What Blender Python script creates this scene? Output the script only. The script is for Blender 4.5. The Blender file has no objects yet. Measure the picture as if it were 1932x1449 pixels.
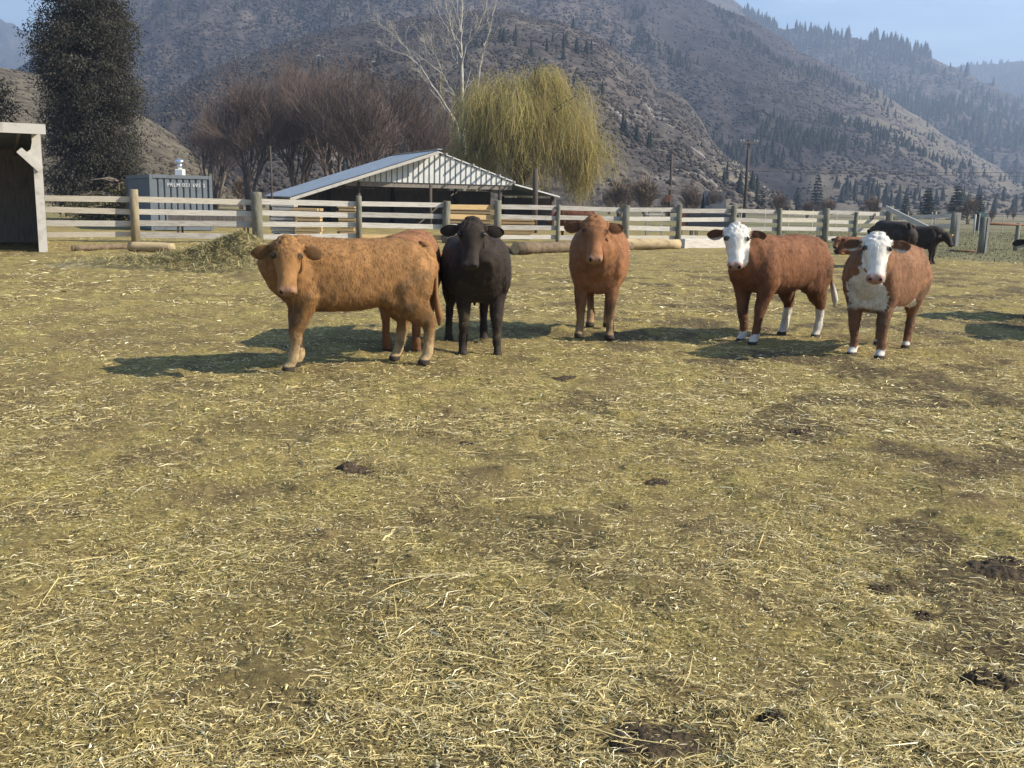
import bpy, bmesh, math, random
import numpy as np
from mathutils import Vector, Matrix, Euler
R = math.radians
random.seed(11)
rng = np.random.default_rng(7)
scene = bpy.context.scene
C = scene.collection

# ------------------------------------------------------------ camera, light, exposure
EYE = 1.6
F = 1850.0
W0, H0 = 1932.0, 1449.0
PITCH, ROLL = 10.7, 1.3
cam_d = bpy.data.cameras.new("camera"); cam = bpy.data.objects.new("camera", cam_d); C.objects.link(cam)
cam_d.sensor_width = 36.0; cam_d.lens = F / W0 * 36.0
cam_d.clip_start = 0.05; cam_d.clip_end = 20000
CM = Matrix.Rotation(R(90 - PITCH), 3, 'X') @ Matrix.Rotation(R(ROLL), 3, 'Z')
cam.matrix_world = Matrix.Translation((0, 0, EYE)) @ CM.to_4x4()
scene.camera = cam

SUN_EL, SUN_AZ = 36.0, -8.0        # azimuth from +X (right), negative = towards the viewer's side
sd = Vector((math.cos(R(SUN_EL)) * math.cos(R(SUN_AZ)), math.cos(R(SUN_EL)) * math.sin(R(SUN_AZ)), math.sin(R(SUN_EL))))
sun_d = bpy.data.lights.new("sun", 'SUN'); sun = bpy.data.objects.new("sun", sun_d); C.objects.link(sun)
sun_d.energy = 5.0; sun_d.angle = R(0.53); sun_d.color = (1.0, 0.90, 0.73)
sun.rotation_euler = sd.to_track_quat('Z', 'Y').to_euler()
sun.location = (30, -20, 40)
world = bpy.data.worlds.new("World"); scene.world = world; world.use_nodes = True
wn = world.node_tree.nodes; wl = world.node_tree.links
bg = wn['Background']
sky = wn.new('ShaderNodeTexSky'); sky.sky_type = 'NISHITA'; sky.sun_disc = False
sky.sun_elevation = R(SUN_EL); sky.sun_rotation = R(90 - SUN_AZ)
sky.air_density = 1.0; sky.dust_density = 0.6; sky.ozone_density = 1.0
# thin high cloud
tc = wn.new('ShaderNodeTexCoord'); mp = wn.new('ShaderNodeMapping'); mp.inputs['Scale'].default_value = (1.2, 1.2, 7.0)
cn = wn.new('ShaderNodeTexNoise'); cn.inputs['Scale'].default_value = 2.2; cn.inputs['Detail'].default_value = 7; cn.inputs['Roughness'].default_value = .55
cr = wn.new('ShaderNodeMapRange'); cr.inputs[1].default_value = .42; cr.inputs[2].default_value = .72; cr.inputs[3].default_value = 0.0; cr.inputs[4].default_value = .42
cmx = wn.new('ShaderNodeMixRGB'); cmx.inputs[2].default_value = (9.5, 11.5, 12.8, 1)
wl.new(tc.outputs['Generated'], mp.inputs['Vector']); wl.new(mp.outputs[0], cn.inputs['Vector']); wl.new(cn.outputs[0], cr.inputs[0])
wl.new(cr.outputs[0], cmx.inputs[0]); hs_ = wn.new('ShaderNodeHueSaturation'); hs_.inputs['Saturation'].default_value = 1.55; wl.new(sky.outputs[0], hs_.inputs['Color']); wl.new(hs_.outputs[0], cmx.inputs[1]); wl.new(cmx.outputs[0], bg.inputs[0])
bg.inputs[1].default_value = 0.068
scene.view_settings.view_transform = 'Standard'; scene.view_settings.look = 'None'
scene.view_settings.exposure = 1.27; scene.view_settings.gamma = 1.0
scene.cycles.max_bounces = 5; scene.cycles.volume_bounces = 0
scene.cycles.volume_max_steps = 32
scene.cycles.use_denoising = True

# ------------------------------------------------------------ helpers
def ray(px, py):
    return CM @ Vector(((px - W0 / 2) / F, -(py - H0 / 2) / F, -1))
def gp(px, py, z=0.0):
    d = ray(px, py); t = (z - EYE) / d.z
    return Vector((d.x * t, d.y * t, z))
def aty(px, py, Y):
    d = ray(px, py); t = Y / d.y
    return Vector((d.x * t, Y, EYE + d.z * t))
def horizon(px):                     # image row of the horizon in column px
    lo, hi = -800, 1400
    for _ in range(40):
        m = (lo + hi) / 2
        if ray(px, m).z > 0: lo = m
        else: hi = m
    return lo

def hsh(ix, iy, s):
    n = (ix.astype(np.int64) * 374761393 + iy.astype(np.int64) * 668265263 + s * 1442695041) & 0xffffffff
    n = ((n ^ (n >> 13)) * 1274126177) & 0xffffffff
    n = (n ^ (n >> 16)) & 0xffffffff
    return n / 4294967295.0
def vn(x, y, s=0):
    x = np.asarray(x, float); y = np.asarray(y, float)
    ix = np.floor(x).astype(np.int64); iy = np.floor(y).astype(np.int64)
    fx = x - ix; fy = y - iy; fx = fx * fx * (3 - 2 * fx); fy = fy * fy * (3 - 2 * fy)
    a = hsh(ix, iy, s); b = hsh(ix + 1, iy, s); c = hsh(ix, iy + 1, s); d = hsh(ix + 1, iy + 1, s)
    return (a * (1 - fx) + b * fx) * (1 - fy) + (c * (1 - fx) + d * fx) * fy
def fbm(x, y, o=4, s=0, g=.5):
    v = 0; a = 1; t = 0
    for k in range(o):
        v = v + a * vn(x * 2 ** k + 17.3 * k, y * 2 ** k - 9.1 * k, s + k); t += a; a *= g
    return v / t
def vn3(P, sc, s=0):
    return (vn(P[:, 0] * sc + P[:, 2] * sc * .71, P[:, 1] * sc - P[:, 2] * sc * .63, s) + vn(P[:, 2] * sc + 5, P[:, 0] * sc - P[:, 1] * sc * .4, s + 3)) / 2

def sstep(a, b, x):
    t = np.clip((np.asarray(x, float) - a) / (b - a), 0, 1); return t * t * (3 - 2 * t)
def gz(x, y):
    x = np.asarray(x, float); y = np.asarray(y, float)
    r = np.sqrt(x * x + y * y)
    fade = 1 - sstep(18, 45, r)
    h = (fbm(x * 1.1, y * 1.1, 3, 5) - .5) * .07
    c = fbm(x * 3.6, y * 3.6, 3, 9); h = h + (np.maximum(c - .56, 0)) * .13 * fade - np.maximum(.40 - c, 0) * .10 * fade
    h = h + (fbm(x * 14, y * 14, 3, 31) - .5) * .020 * fade + np.maximum(fbm(x * 7, y * 7, 3, 37) - .66, 0) * .07 * fade
    h = h + (fbm(x * .05, y * .05, 2, 77) - .5) * .25 * sstep(50, 120, r)
    return h

def tag(o, label=None, cat=None, group=None, kind=None):
    if label: o['label'] = label
    if cat: o['category'] = cat
    if group: o['group'] = group
    if kind: o['kind'] = kind
    return o
def empty(name, loc, rz=0):
    o = bpy.data.objects.new(name, None); C.objects.link(o); o.location = loc; o.rotation_euler = (0, 0, rz); o.empty_display_size = .2
    return o
def link(name, me, mat=None, parent=None, smooth=False):
    o = bpy.data.objects.new(name, me); C.objects.link(o)
    if mat: me.materials.append(mat)
    if parent: o.parent = parent
    if smooth: me.shade_smooth()
    return o
def quads(name, V, Q, col=None, n=4):
    """mesh from numpy arrays: V (nv,3), Q (nf,n), optional per-vertex colour"""
    me = bpy.data.meshes.new(name)
    V = np.asarray(V, np.float32); Q = np.asarray(Q, np.int32)
    me.vertices.add(len(V)); me.vertices.foreach_set('co', V.ravel())
    me.loops.add(Q.size); me.loops.foreach_set('vertex_index', Q.ravel())
    me.polygons.add(len(Q)); me.polygons.foreach_set('loop_start', np.arange(0, Q.size, n, dtype=np.int32))
    me.update(calc_edges=True)
    if col is not None: setcol(me, col)
    return me
def setcol(me, col):
    a = me.color_attributes.new('coat', 'FLOAT_COLOR', 'POINT')
    cc = np.ones((len(me.vertices), 4), np.float32); cc[:, :3] = col
    a.data.foreach_set('color', cc.ravel())

class MB:
    """collects boxes, bars and tubes, then links them as one mesh object"""
    def __init__(s): s.v = []; s.f = []
    def raw(s, vs, fs):
        b = len(s.v); s.v += [tuple(v) for v in vs]; s.f += [tuple(i + b for i in f) for f in fs]
    def box(s, c, size, M=None, jit=0):
        x, y, z = [k / 2 for k in size]
        vs = [Vector((a * x, b * y, e * z)) for a in (-1, 1) for b in (-1, 1) for e in (-1, 1)]
        if M: vs = [M @ v for v in vs]
        vs = [v + Vector(c) for v in vs]
        if jit: vs = [v + Vector((random.uniform(-jit, jit), random.uniform(-jit, jit), random.uniform(-jit, jit))) for v in vs]
        s.raw(vs, [(0, 1, 3, 2), (4, 6, 7, 5), (0, 4, 5, 1), (2, 3, 7, 6), (0, 2, 6, 4), (1, 5, 7, 3)])
    def bar(s, a, b, w, h, up=Vector((0, 0, 1))):
        a = Vector(a); b = Vector(b); t = (b - a).normalized(); sd_ = t.cross(up)
        if sd_.length < 1e-4: sd_ = t.cross(Vector((0, 1, 0)))
        sd_.normalize(); u = sd_.cross(t)
        vs = []
        for p in (a, b):
            for i, j in ((-1, -1), (1, -1), (1, 1), (-1, 1)): vs.append(p + sd_ * i * w / 2 + u * j * h / 2)
        s.raw(vs, [(0, 3, 2, 1), (4, 5, 6, 7), (0, 1, 5, 4), (1, 2, 6, 5), (2, 3, 7, 6), (3, 0, 4, 7)])
    def tube(s, pts, rad, n=8, cap=True):
        pts = [Vector(p) for p in pts]; b = len(s.v); up = Vector((0.13, .27, 1)).normalized()
        for i, p in enumerate(pts):
            t = (pts[min(i + 1, len(pts) - 1)] - pts[max(i - 1, 0)]).normalized()
            a = t.cross(up)
            if a.length < .05: a = t.cross(Vector((1, 0, 0)))
            a.normalize(); c = t.cross(a)
            for k in range(n):
                an = 2 * math.pi * k / n
                s.v.append(tuple(p + (a * math.cos(an) + c * math.sin(an)) * rad[i]))
        for i in range(len(pts) - 1):
            for k in range(n):
                s.f.append((b + i * n + k, b + i * n + (k + 1) % n, b + (i + 1) * n + (k + 1) % n, b + (i + 1) * n + k))
        if cap:
            s.f.append(tuple(b + k for k in range(n))[::-1]); e = b + (len(pts) - 1) * n
            s.f.append(tuple(e + k for k in range(n)))
    def build(s, name, mat, parent=None, smooth=False, bevel=0):
        me = bpy.data.meshes.new(name); me.from_pydata(s.v, [], s.f); me.update()
        bm = bmesh.new(); bm.from_mesh(me); bmesh.ops.recalc_face_normals(bm, faces=bm.faces)
        if bevel: bmesh.ops.bevel(bm, geom=list(bm.edges), offset=bevel, segments=1, affect='EDGES', clamp_overlap=True)
        bm.to_mesh(me); bm.free()
        return link(name, me, mat, parent, smooth)

# ------------------------------------------------------------ materials
def mat(name, col, rough=.85, noise=None, bump=None, attr=False, metal=0, spec=.3, transl=0, sheen=0):
    """noise = (scale, dark colour, lo, hi[, stretch]); bump = (scale, strength[, stretch])"""
    m = bpy.data.materials.new(name); m.use_nodes = True
    n = m.node_tree.nodes; l = m.node_tree.links; b = n['Principled BSDF']
    b.inputs['Roughness'].default_value = rough; b.inputs['Metallic'].default_value = metal
    b.inputs['Specular IOR Level'].default_value = spec
    if sheen:
        b.inputs['Sheen Weight'].default_value = sheen; b.inputs['Sheen Roughness'].default_value = .5
    tcn = n.new('ShaderNodeTexCoord')
    def tex(scale, stretch, detail=6):
        mpn = n.new('ShaderNodeMapping'); mpn.inputs['Scale'].default_value = stretch
        t = n.new('ShaderNodeTexNoise'); t.inputs['Scale'].default_value = scale; t.inputs['Detail'].default_value = detail; t.inputs['Roughness'].default_value = .65
        l.new(tcn.outputs['Object'], mpn.inputs[0]); l.new(mpn.outputs[0], t.inputs['Vector']); return t
    if attr:
        a = n.new('ShaderNodeAttribute'); a.attribute_name = 'coat'; src = a.outputs['Color']
    else:
        rg = n.new('ShaderNodeRGB'); rg.outputs[0].default_value = (*col, 1); src = rg.outputs[0]
    if noise:
        t = tex(noise[0], noise[4] if len(noise) > 4 else (1, 1, 1))
        mr = n.new('ShaderNodeMapRange'); mr.inputs[1].default_value = noise[2]; mr.inputs[2].default_value = noise[3]
        mx = n.new('ShaderNodeMixRGB')
        l.new(t.outputs[0], mr.inputs[0]); l.new(mr.outputs[0], mx.inputs[0]); l.new(src, mx.inputs[1])
        if attr:
            mx.blend_type = 'MULTIPLY'
        mx.inputs[2].default_value = (*noise[1], 1)
        src = mx.outputs[0]
    l.new(src, b.inputs['Base Color'])
    if bump:
        t2 = tex(bump[0], bump[2] if len(bump) > 2 else (1, 1, 1), 4)
        bp = n.new('ShaderNodeBump'); bp.inputs['Strength'].default_value = bump[1]; bp.inputs['Distance'].default_value = .02
        l.new(t2.outputs[0], bp.inputs['Height']); l.new(bp.outputs[0], b.inputs['Normal'])
    if transl:
        tr = n.new('ShaderNodeBsdfTranslucent'); ms = n.new('ShaderNodeMixShader'); ms.inputs[0].default_value = transl
        l.new(src, tr.inputs[0]); l.new(b.outputs[0], ms.inputs[1]); l.new(tr.outputs[0], ms.inputs[2])
        l.new(ms.outputs[0], n['Material Output'].inputs[0])
    return m
M = {}
M['coat'] = mat('cattle hair', (1, 1, 1), .8, noise=(34, (.72, .70, .68), .45, .75, (1, 1, .5)), bump=(90, .3, (1, 1, .4)), attr=True, spec=.28)
M['eye'] = mat('dark eye', (.010, .006, .005), .3, spec=.4)
M['tag'] = mat('ear tag plastic', (.75, .72, .6), .5)
M['tag_y'] = mat('yellow ear tag plastic', (.62, .42, .04), .5)
M['straw'] = mat('straw', (1, 1, 1), .6, attr=True, spec=.35, transl=.15)
M['board'] = mat('whitewashed weathered board', (.50, .475, .43), .85, noise=(5, (.27, .25, .215), .48, .72, (.5, .5, 9)), bump=(40, .5, (.1, .1, 1)))
M['board_b'] = mat('grey weathered board', (.40, .385, .355), .9, noise=(5, (.20, .185, .16), .42, .68, (.5, .5, 9)), bump=(40, .5, (.1, .1, 1)))
M['board_c'] = mat('cream weathered board', (.52, .48, .40), .85, noise=(7, (.30, .26, .20), .46, .70, (.4, .4, 9)), bump=(40, .5, (.1, .1, 1)))
M['fresh'] = mat('fresh yellow lumber', (.50, .36, .18), .8, noise=(5, (.38, .24, .11), .45, .7, (.5, .5, 9)))
M['post'] = mat('green treated round post', (.18, .175, .135), .9, noise=(6, (.08, .075, .055), .45, .7, (1, 1, .3)), bump=(30, .6, (1, 1, .1)))
M['post_t'] = mat('tan peeled round post', (.27, .23, .15), .9, noise=(6, (.16, .12, .07), .45, .7, (1, 1, .3)), bump=(30, .6, (1, 1, .1)))
M['log'] = mat('peeled log', (.40, .31, .18), .9, noise=(6, (.2, .14, .08), .45, .7, (.2, 1, 1)), bump=(20, .6))
M['logdark'] = mat('brown log bark', (.17, .125, .08), .95, noise=(6, (.07, .05, .035), .42, .7), bump=(20, .8))
M['greywood'] = mat('grey barn wood', (.24, .21, .18), .9, noise=(5, (.11, .09, .075), .45, .7, (6, 6, .4)), bump=(30, .5, (1, 1, .1)))
M['trimwood'] = mat('pale weathered trim', (.46, .44, .40), .85, noise=(4, (.28, .26, .23), .5, .75))
M['roof'] = mat('galvanised roof metal', (.27, .31, .35), .45, noise=(1.2, (.20, .23, .26), .45, .7), metal=.35, spec=.5)
M['siding'] = mat('white metal siding', (.62, .63, .62), .5, noise=(2, (.48, .48, .46), .5, .8))
M['batten'] = mat('grey siding rib', (.12, .12, .13), .7)
M['container'] = mat('faded blue container paint', (.13, .15, .17), .65, noise=(3, (.085, .095, .10), .5, .75))
M['lettering'] = mat('white lettering paint', (.45, .46, .47), .6)
M['shiny'] = mat('shiny bare metal', (.8, .8, .8), .18, metal=1)
M['whitep'] = mat('dull white paint', (.6, .6, .57), .6)
M['pole'] = mat('dark utility pole wood', (.07, .055, .045), .9)
M['wire'] = mat('black wire', (.03, .03, .03), .6)
M['ceramic'] = mat('grey insulator', (.35, .35, .36), .4)
M['darkroof'] = mat('dark shed metal', (.045, .052, .062), .6)
M['greenp'] = mat('dark green paint', (.02, .045, .035), .6)
M['rust'] = mat('rusty steel', (.16, .07, .04), .8)
M['bark'] = mat('grey brown bark', (.15, .12, .095), .95, noise=(8, (.07, .055, .045), .4, .7))
M['palebark'] = mat('pale cottonwood bark', (.42, .39, .34), .9, noise=(5, (.22, .2, .17), .45, .7))
M['twig'] = mat('reddish twig bark', (.115, .085, .072), .95)
M['browntwig'] = mat('brown twig bark', (.15, .11, .08), .95)
M['willow'] = mat('yellow willow shoots', (1, 1, 1), .7, attr=True, transl=.35)
M['needle'] = mat('conifer needles', (1, 1, 1), 1.0, attr=True, spec=0, transl=.3)
M['dung'] = mat('dark manure clod', (.045, .032, .02), .95, noise=(30, (.09, .065, .035), .45, .7), bump=(60, .8))

# ground
def ground_mat():
    m = bpy.data.materials.new('corral ground'); m.use_nodes = True
    n = m.node_tree.nodes; l = m.node_tree.links; b = n['Principled BSDF']; b.inputs['Roughness'].default_value = .95; b.inputs['Specular IOR Level'].default_value = .15
    tcn = n.new('ShaderNodeTexCoord')
    def tx(sc, d=6, r=.6):
        t = n.new('ShaderNodeTexNoise'); t.inputs['Scale'].default_value = sc; t.inputs['Detail'].default_value = d; t.inputs['Roughness'].default_value = r
        l.new(tcn.outputs['Object'], t.inputs['Vector']); return t.outputs[0]
    def mr(s, a, b_):
        q = n.new('ShaderNodeMapRange'); q.inputs[1].default_value = a; q.inputs[2].default_value = b_; l.new(s, q.inputs[0]); return q.outputs[0]
    def mix(f, a, b_):
        q = n.new('ShaderNodeMixRGB')
        l.new(f, q.inputs[0])
        for k, s in ((1, a), (2, b_)):
            if isinstance(s, tuple): q.inputs[k].default_value = (*s, 1)
            else: l.new(s, q.inputs[k])
        return q.outputs[0]
    soil = mix(mr(tx(9), .4, .65), (.11, .078, .040), (.27, .205, .09))
    chaff = mix(mr(tx(45, 8, .75), .42, .62), (.14, .108, .040), (.46, .38, .13))
    c = mix(mr(tx(1.6, 6), .34, .60), soil, chaff)
    c = mix(mr(tx(.35, 3), .5, .75), c, mix(mr(tx(40, 6, .7), .4, .6), (.10, .076, .036), (.28, .215, .10)))
    at = n.new('ShaderNodeAttribute'); at.attribute_name = 'coat'
    sp = n.new('ShaderNodeSeparateColor'); l.new(at.outputs['Color'], sp.inputs[0])
    grass = mix(mr(tx(1.1, 8, .7), .35, .65), (.10, .098, .045), (.18, .162, .085))
    far = mix(mr(tx(.06, 8, .7), .35, .65), (.12, .105, .065), (.20, .175, .11))
    c = mix(sp.outputs[2], c, mix(mr(tx(22, 7, .75), .42, .62), (.062, .045, .026), (.18, .14, .065))); c = mix(sp.outputs[0], c, grass); c = mix(sp.outputs[1], c, far)
    l.new(c, b.inputs['Base Color'])
    bp = n.new('ShaderNodeBump'); bp.inputs['Strength'].default_value = .9; bp.inputs['Distance'].default_value = .02
    l.new(tx(55, 9, .85), bp.inputs['Height']); l.new(bp.outputs[0], b.inputs['Normal'])
    return m

# ------------------------------------------------------------ ground sheet (polar grid, fine in front)
th = np.concatenate([np.linspace(-180, -42, 50, endpoint=False), np.linspace(-42, 42, 640, endpoint=False), np.linspace(42, 180, 50)])
rr = np.concatenate([[0.0, .6, 1.1], 1.5 * 1.0062 ** np.arange(0, 530), 1.5 * 1.0062 ** 530 * 1.09 ** np.arange(1, 58)])
TH, RR = np.meshgrid(np.radians(th), rr, indexing='xy')
X = RR * np.sin(TH); Y = RR * np.cos(TH); Z = gz(X, Y)
FENCE_SLOPE = 0.0
nr, nt = X.shape
V = np.stack([X, Y, Z], -1).reshape(-1, 3)
idx = np.arange(nr * nt).reshape(nr, nt)
Q = np.stack([idx[:-1, :-1], idx[:-1, 1:], idx[1:, 1:], idx[1:, :-1]], -1).reshape(-1, 4)[:, ::-1]
gx, gy = V[:, 0], V[:, 1]
def grass_amt(x, y):
    a = sstep(0, 5, y - (29 - (x - 14) * .9) + (fbm(x * .5, y * .5, 3, 3) - .5) * 5) * sstep(9, 13, x)
    return np.maximum(a, sstep(44, 60, y) * .6)
def dk(x, y): return sstep(.56, .66, fbm(x * 1.5 + 3, y * 1.5, 4, 66)) * (.45 + .55 * sstep(-1.5, 2.5, x)) * (1 - sstep(20, 35, y))
gcol = np.zeros((len(V), 3)); gcol[:, 0] = grass_amt(gx, gy); gcol[:, 1] = sstep(80, 160, np.hypot(gx, gy)); gcol[:, 2] = dk(gx, gy)
g = link('ground', quads('ground', V, Q, gcol), ground_mat(), smooth=True); tag(g, kind='structure')

# ------------------------------------------------------------ hills
def hill_mat(name, dry, scrub, rock, rk=.66, gscale=1.0):
    m = bpy.data.materials.new(name); m.use_nodes = True
    n = m.node_tree.nodes; l = m.node_tree.links; b = n['Principled BSDF']; b.inputs['Roughness'].default_value = 1; b.inputs['Specular IOR Level'].default_value = .05
    tcn = n.new('ShaderNodeTexCoord')
    def tx(sc, d=6, r=.6, st=(1, 1, 1)):
        mpn = n.new('ShaderNodeMapping'); mpn.inputs['Scale'].default_value = st
        t = n.new('ShaderNodeTexNoise'); t.inputs['Scale'].default_value = sc; t.inputs['Detail'].default_value = d; t.inputs['Roughness'].default_value = r
        l.new(tcn.outputs['Object'], mpn.inputs[0]); l.new(mpn.outputs[0], t.inputs['Vector']); return t.outputs[0]
    def mr(s, a, b_):
        q = n.new('ShaderNodeMapRange'); q.inputs[1].default_value = a; q.inputs[2].default_value = b_; l.new(s, q.inputs[0]); return q.outputs[0]
    def mix(f, a, b_):
        q = n.new('ShaderNodeMixRGB'); l.new(f, q.inputs[0])
        for k, s in ((1, a), (2, b_)):
            if isinstance(s, tuple): q.inputs[k].default_value = (*s, 1)
            else: l.new(s, q.inputs[k])
        return q.outputs[0]
    c = mix(mr(tx(.012 * gscale, 8, .62), .42, .60), dry, scrub)
    c = mix(mr(tx(.16 * gscale, 9, .8), .48, .57), c, tuple(k * .45 for k in scrub))
    c = mix(mr(tx(.42 * gscale, 6, .8), .54, .60), c, tuple(k * .5 for k in scrub))
    at = n.new('ShaderNodeAttribute'); at.attribute_name = 'coat'; sp = n.new('ShaderNodeSeparateColor'); l.new(at.outputs['Color'], sp.inputs[0])
    c = mix(sp.outputs[1], c, mix(mr(tx(.09 * gscale, 8, .75), .40, .56), scrub, tuple(k * .38 for k in scrub)))
    c = mix(sp.outputs[0], c, mix(mr(tx(.05 * gscale, 9, .7), .46, .66), tuple(k * v for k, v in zip(dry, (1.25, 1.3, 1.15))), tuple(k * .6 for k in dry)))
    ad = n.new('ShaderNodeMath'); ad.operation = 'MULTIPLY_ADD'; ad.inputs[1].default_value = .05; l.new(sp.outputs[2], ad.inputs[0]); l.new(tx(.05 * gscale, 10, .72, (1, 1, .35)), ad.inputs[2])
    c = mix(mr(ad.outputs[0], rk, rk + .06), c, rock)
    l.new(c, b.inputs['Base Color'])
    bp = n.new('ShaderNodeBump'); bp.inputs['Strength'].default_value = .8; bp.inputs['Distance'].default_value = 2.2 / gscale
    l.new(tx(.12 * gscale, 10, .7), bp.inputs['Height']); l.new(bp.outputs[0], b.inputs['Normal'])
    return m
class Hill:
    def __init__(s, name, pts, D, r0, amp, seed, m, rough=1.0, power=1.15, gul=45.0, mask=None):
        s.D, s.r0, s.amp, s.seed, s.power, s.gul, s.rough = D, r0, amp, seed, power, gul, rough
        az, hh = [], []
        for px, py in pts:
            d = ray(px, py); k = D / math.hypot(d.x, d.y); az.append(math.atan2(d.x, d.y)); hh.append(EYE + d.z * k)
        s.az, s.hh = np.array(az), np.array(hh)
        a = np.linspace(s.az[0], s.az[-1], 520); r = np.concatenate([np.linspace(r0, D, 150), np.linspace(D, D * 1.5, 16)[1:]])
        A, RRr = np.meshgrid(a, r); Zz = s.h(A, RRr); Xx = RRr * np.sin(A); Yy = RRr * np.cos(A)
        V = np.stack([Xx, Yy, Zz], -1).reshape(-1, 3); i = np.arange(V.shape[0]).reshape(A.shape)
        Q = np.stack([i[:-1, :-1], i[:-1, 1:], i[1:, 1:], i[1:, :-1]], -1).reshape(-1, 4)[:, ::-1]
        T_ = (RRr - r0) / (D - r0); mk = mask(A, np.clip(T_, 0, 1), Xx, Yy) if mask else (0 * A, 0 * A, 0 * A)
        s.o = link(name, quads(name, V, Q, np.stack([np.broadcast_to(k, A.shape) for k in mk], -1).reshape(-1, 3)), m, smooth=True); tag(s.o, kind='structure')
    def h(s, A, r):
        t = (r - s.r0) / (s.D - s.r0)
        ch = np.interp(A, s.az, s.hh)
        x = r * np.sin(A); y = r * np.cos(A)
        up = np.clip(t, 0, 1) ** s.power
        back = 1 - np.clip((r - s.D) / (s.D * .5), 0, 1) ** 1.3
        z = ch * up * np.where(t > 1, back, 1)
        gl = 1 - np.abs(2 * fbm(A * s.D / s.gul + .3 * fbm(x / 60, y / 60, 3, s.seed), r / (s.gul * 4), 4, s.seed + 5) - 1)
        env = np.clip(t * (1.0 - np.clip(t, 0, 1)) * 4, 0, 1) * np.where(t > 1, 0, 1)
        z = z + (gl - .8) * s.amp * env + (fbm(x / 14, y / 14, 5, s.seed + 2) - .5) * s.rough * s.amp * .35 * np.clip(t * 6, 0, 1)
        return z * sstep(0, .02, t) - 3 * (1 - sstep(0, .02, t))
HM1 = hill_mat('dry mountainside', (.110, .092, .080), (.052, .046, .050), (.19, .18, .165), .68)
HM2 = hill_mat('rocky bluff', (.125, .106, .086), (.066, .056, .052), (.20, .19, .175), .60, 2.2)
HM3 = hill_mat('dry grass slope', (.16, .138, .095), (.11, .09, .065), (.30, .28, .24), .72, 2.0)
HMF = hill_mat('far mountains', (.075, .07, .06), (.035, .038, .036), (.2, .2, .2), .75, .5)
hF = Hill('far_mountain', [(-900, -60), (-300, 10), (0, 38), (75, 65), (140, 95), (300, 150), (700, 160), (1300, 170), (1700, 150), (1780, 132), (1820, 127), (1870, 121), (1932, 119), (2100, 105), (2400, 120), (3000, 160)], 2500, 1300, 60, 3, HMF)
hA = Hill('back_mountain', [(900, -40), (1200, -60), (1330, -45), (1385, 0), (1420, 34), (1470, 52), (1520, 60), (1560, 68), (1600, 69), (1650, 74), (1690, 86), (1735, 100), (1765, 114), (1800, 130), (1850, 152), (1932, 190), (2100, 260), (2400, 330)], 1500, 700, 30, 13, HM1)
pxa = lambda px: math.atan2(ray(px, 380).x, ray(px, 380).y)
def mB(A, t, x, y):
    w = fbm(x / 60, y / 60, 4, 17) - .5
    op = sstep(pxa(1570), pxa(1700), A + w * .12) * sstep(.25, .6, t + w * .5) + sstep(pxa(1500), pxa(1600), A + w * .1) * sstep(.30, .12, t + w * .3)
    gu = np.exp(-((A - (pxa(1400) + (.6 - t) * .12) + w * .06) / .085) ** 2) * (1 - np.clip(op, 0, 1))
    return np.clip(op, 0, 1), np.clip(gu, 0, 1), 0 * A
def mC(A, t, x, y):
    w = fbm(x / 25, y / 25, 4, 19) - .5
    return sstep(pxa(1330), pxa(1400), A + w * .1), .5 * sstep(pxa(1000), pxa(900), A + w * .2), np.exp(-((A - pxa(1240) + w * .08) / .06) ** 2) * sstep(.9, .5, t)
hB = Hill('mountain', [(-900, 160), (-300, 150), (20, 140), (70, 105), (110, 40), (200, -30), (400, -110), (700, -170), (1000, -150), (1200, -80), (1324, -5), (1380, 22), (1440, 50), (1489, 80), (1506, 98), (1535, 107), (1600, 140), (1643, 162), (1700, 200), (1760, 240), (1800, 268), (1850, 298), (1900, 330), (1932, 347), (2000, 372), (2100, 388)], 900, 330, 12, 23, HM1, 1.35, mask=mB)
hC = Hill('rocky_hill', [(-500, 250), (100, 230), (300, 180), (450, 110), (600, 60), (800, 25), (950, 22), (1069, 46), (1132, 72), (1167, 96), (1193, 121), (1222, 136), (1237, 166), (1262, 172), (1295, 193), (1324, 229), (1338, 258), (1367, 290), (1411, 322), (1469, 366), (1483, 380), (1500, 388)], 430, 150, 7, 33, HM2, 1.6, 1.0, 30.0, mask=mC)
hG = Hill('grass_hill', [(-700, 130), (-100, 110), (120, 150), (200, 185), (250, 206), (300, 235), (345, 265), (390, 290), (430, 325), (470, 352), (500, 360)], 250, 115, 3, 43, HM3, 1.0, 1.0)

# ------------------------------------------------------------ conifers on the hills
def pine_mesh(h=1.0, layers=9, seed=0, spread=.2, n=9):
    rd = random.Random(seed); v = []; f = []
    def q(*p):
        b = len(v); v.extend(p); f.append(tuple(range(b, b + len(p))))
    for k in range(layers):
        z = h * (.12 + .86 * k / layers); r = spread * h * (1 - k / layers) ** .8 * rd.uniform(.8, 1.15) + .012 * h
        for j in range(n):
            a = 2 * math.pi * (j + rd.random() * .7) / n; rr_ = r * rd.uniform(.65, 1.15); w = .55
            ca, sa = math.cos(a), math.sin(a); tz = z - rr_ * .22 + rd.uniform(-.02, .02) * h
            q((ca * .01, sa * .01, z + .13 * h), (math.cos(a - w) * rr_ * .62, math.sin(a - w) * rr_ * .62, tz), (ca * rr_, sa * rr_, tz - .02 * h), (math.cos(a + w) * rr_ * .62, math.sin(a + w) * rr_ * .62, tz + .01 * h))
    return np.array(v), np.array(f)
PN = [pine_mesh(1.0, 8, k, random.Random(k).uniform(.20, .33), 8) for k in range(6)]
pine_me = []
for k, (v, f) in enumerate(PN):
    cc = np.tile(np.array([.034, .040, .032]) * (.8 + .1 * k), (len(v), 1))
    me = quads('pine_tree', v, f, cc); me.materials.append(M['needle']); pine_me.append(me)
cands = []
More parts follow.
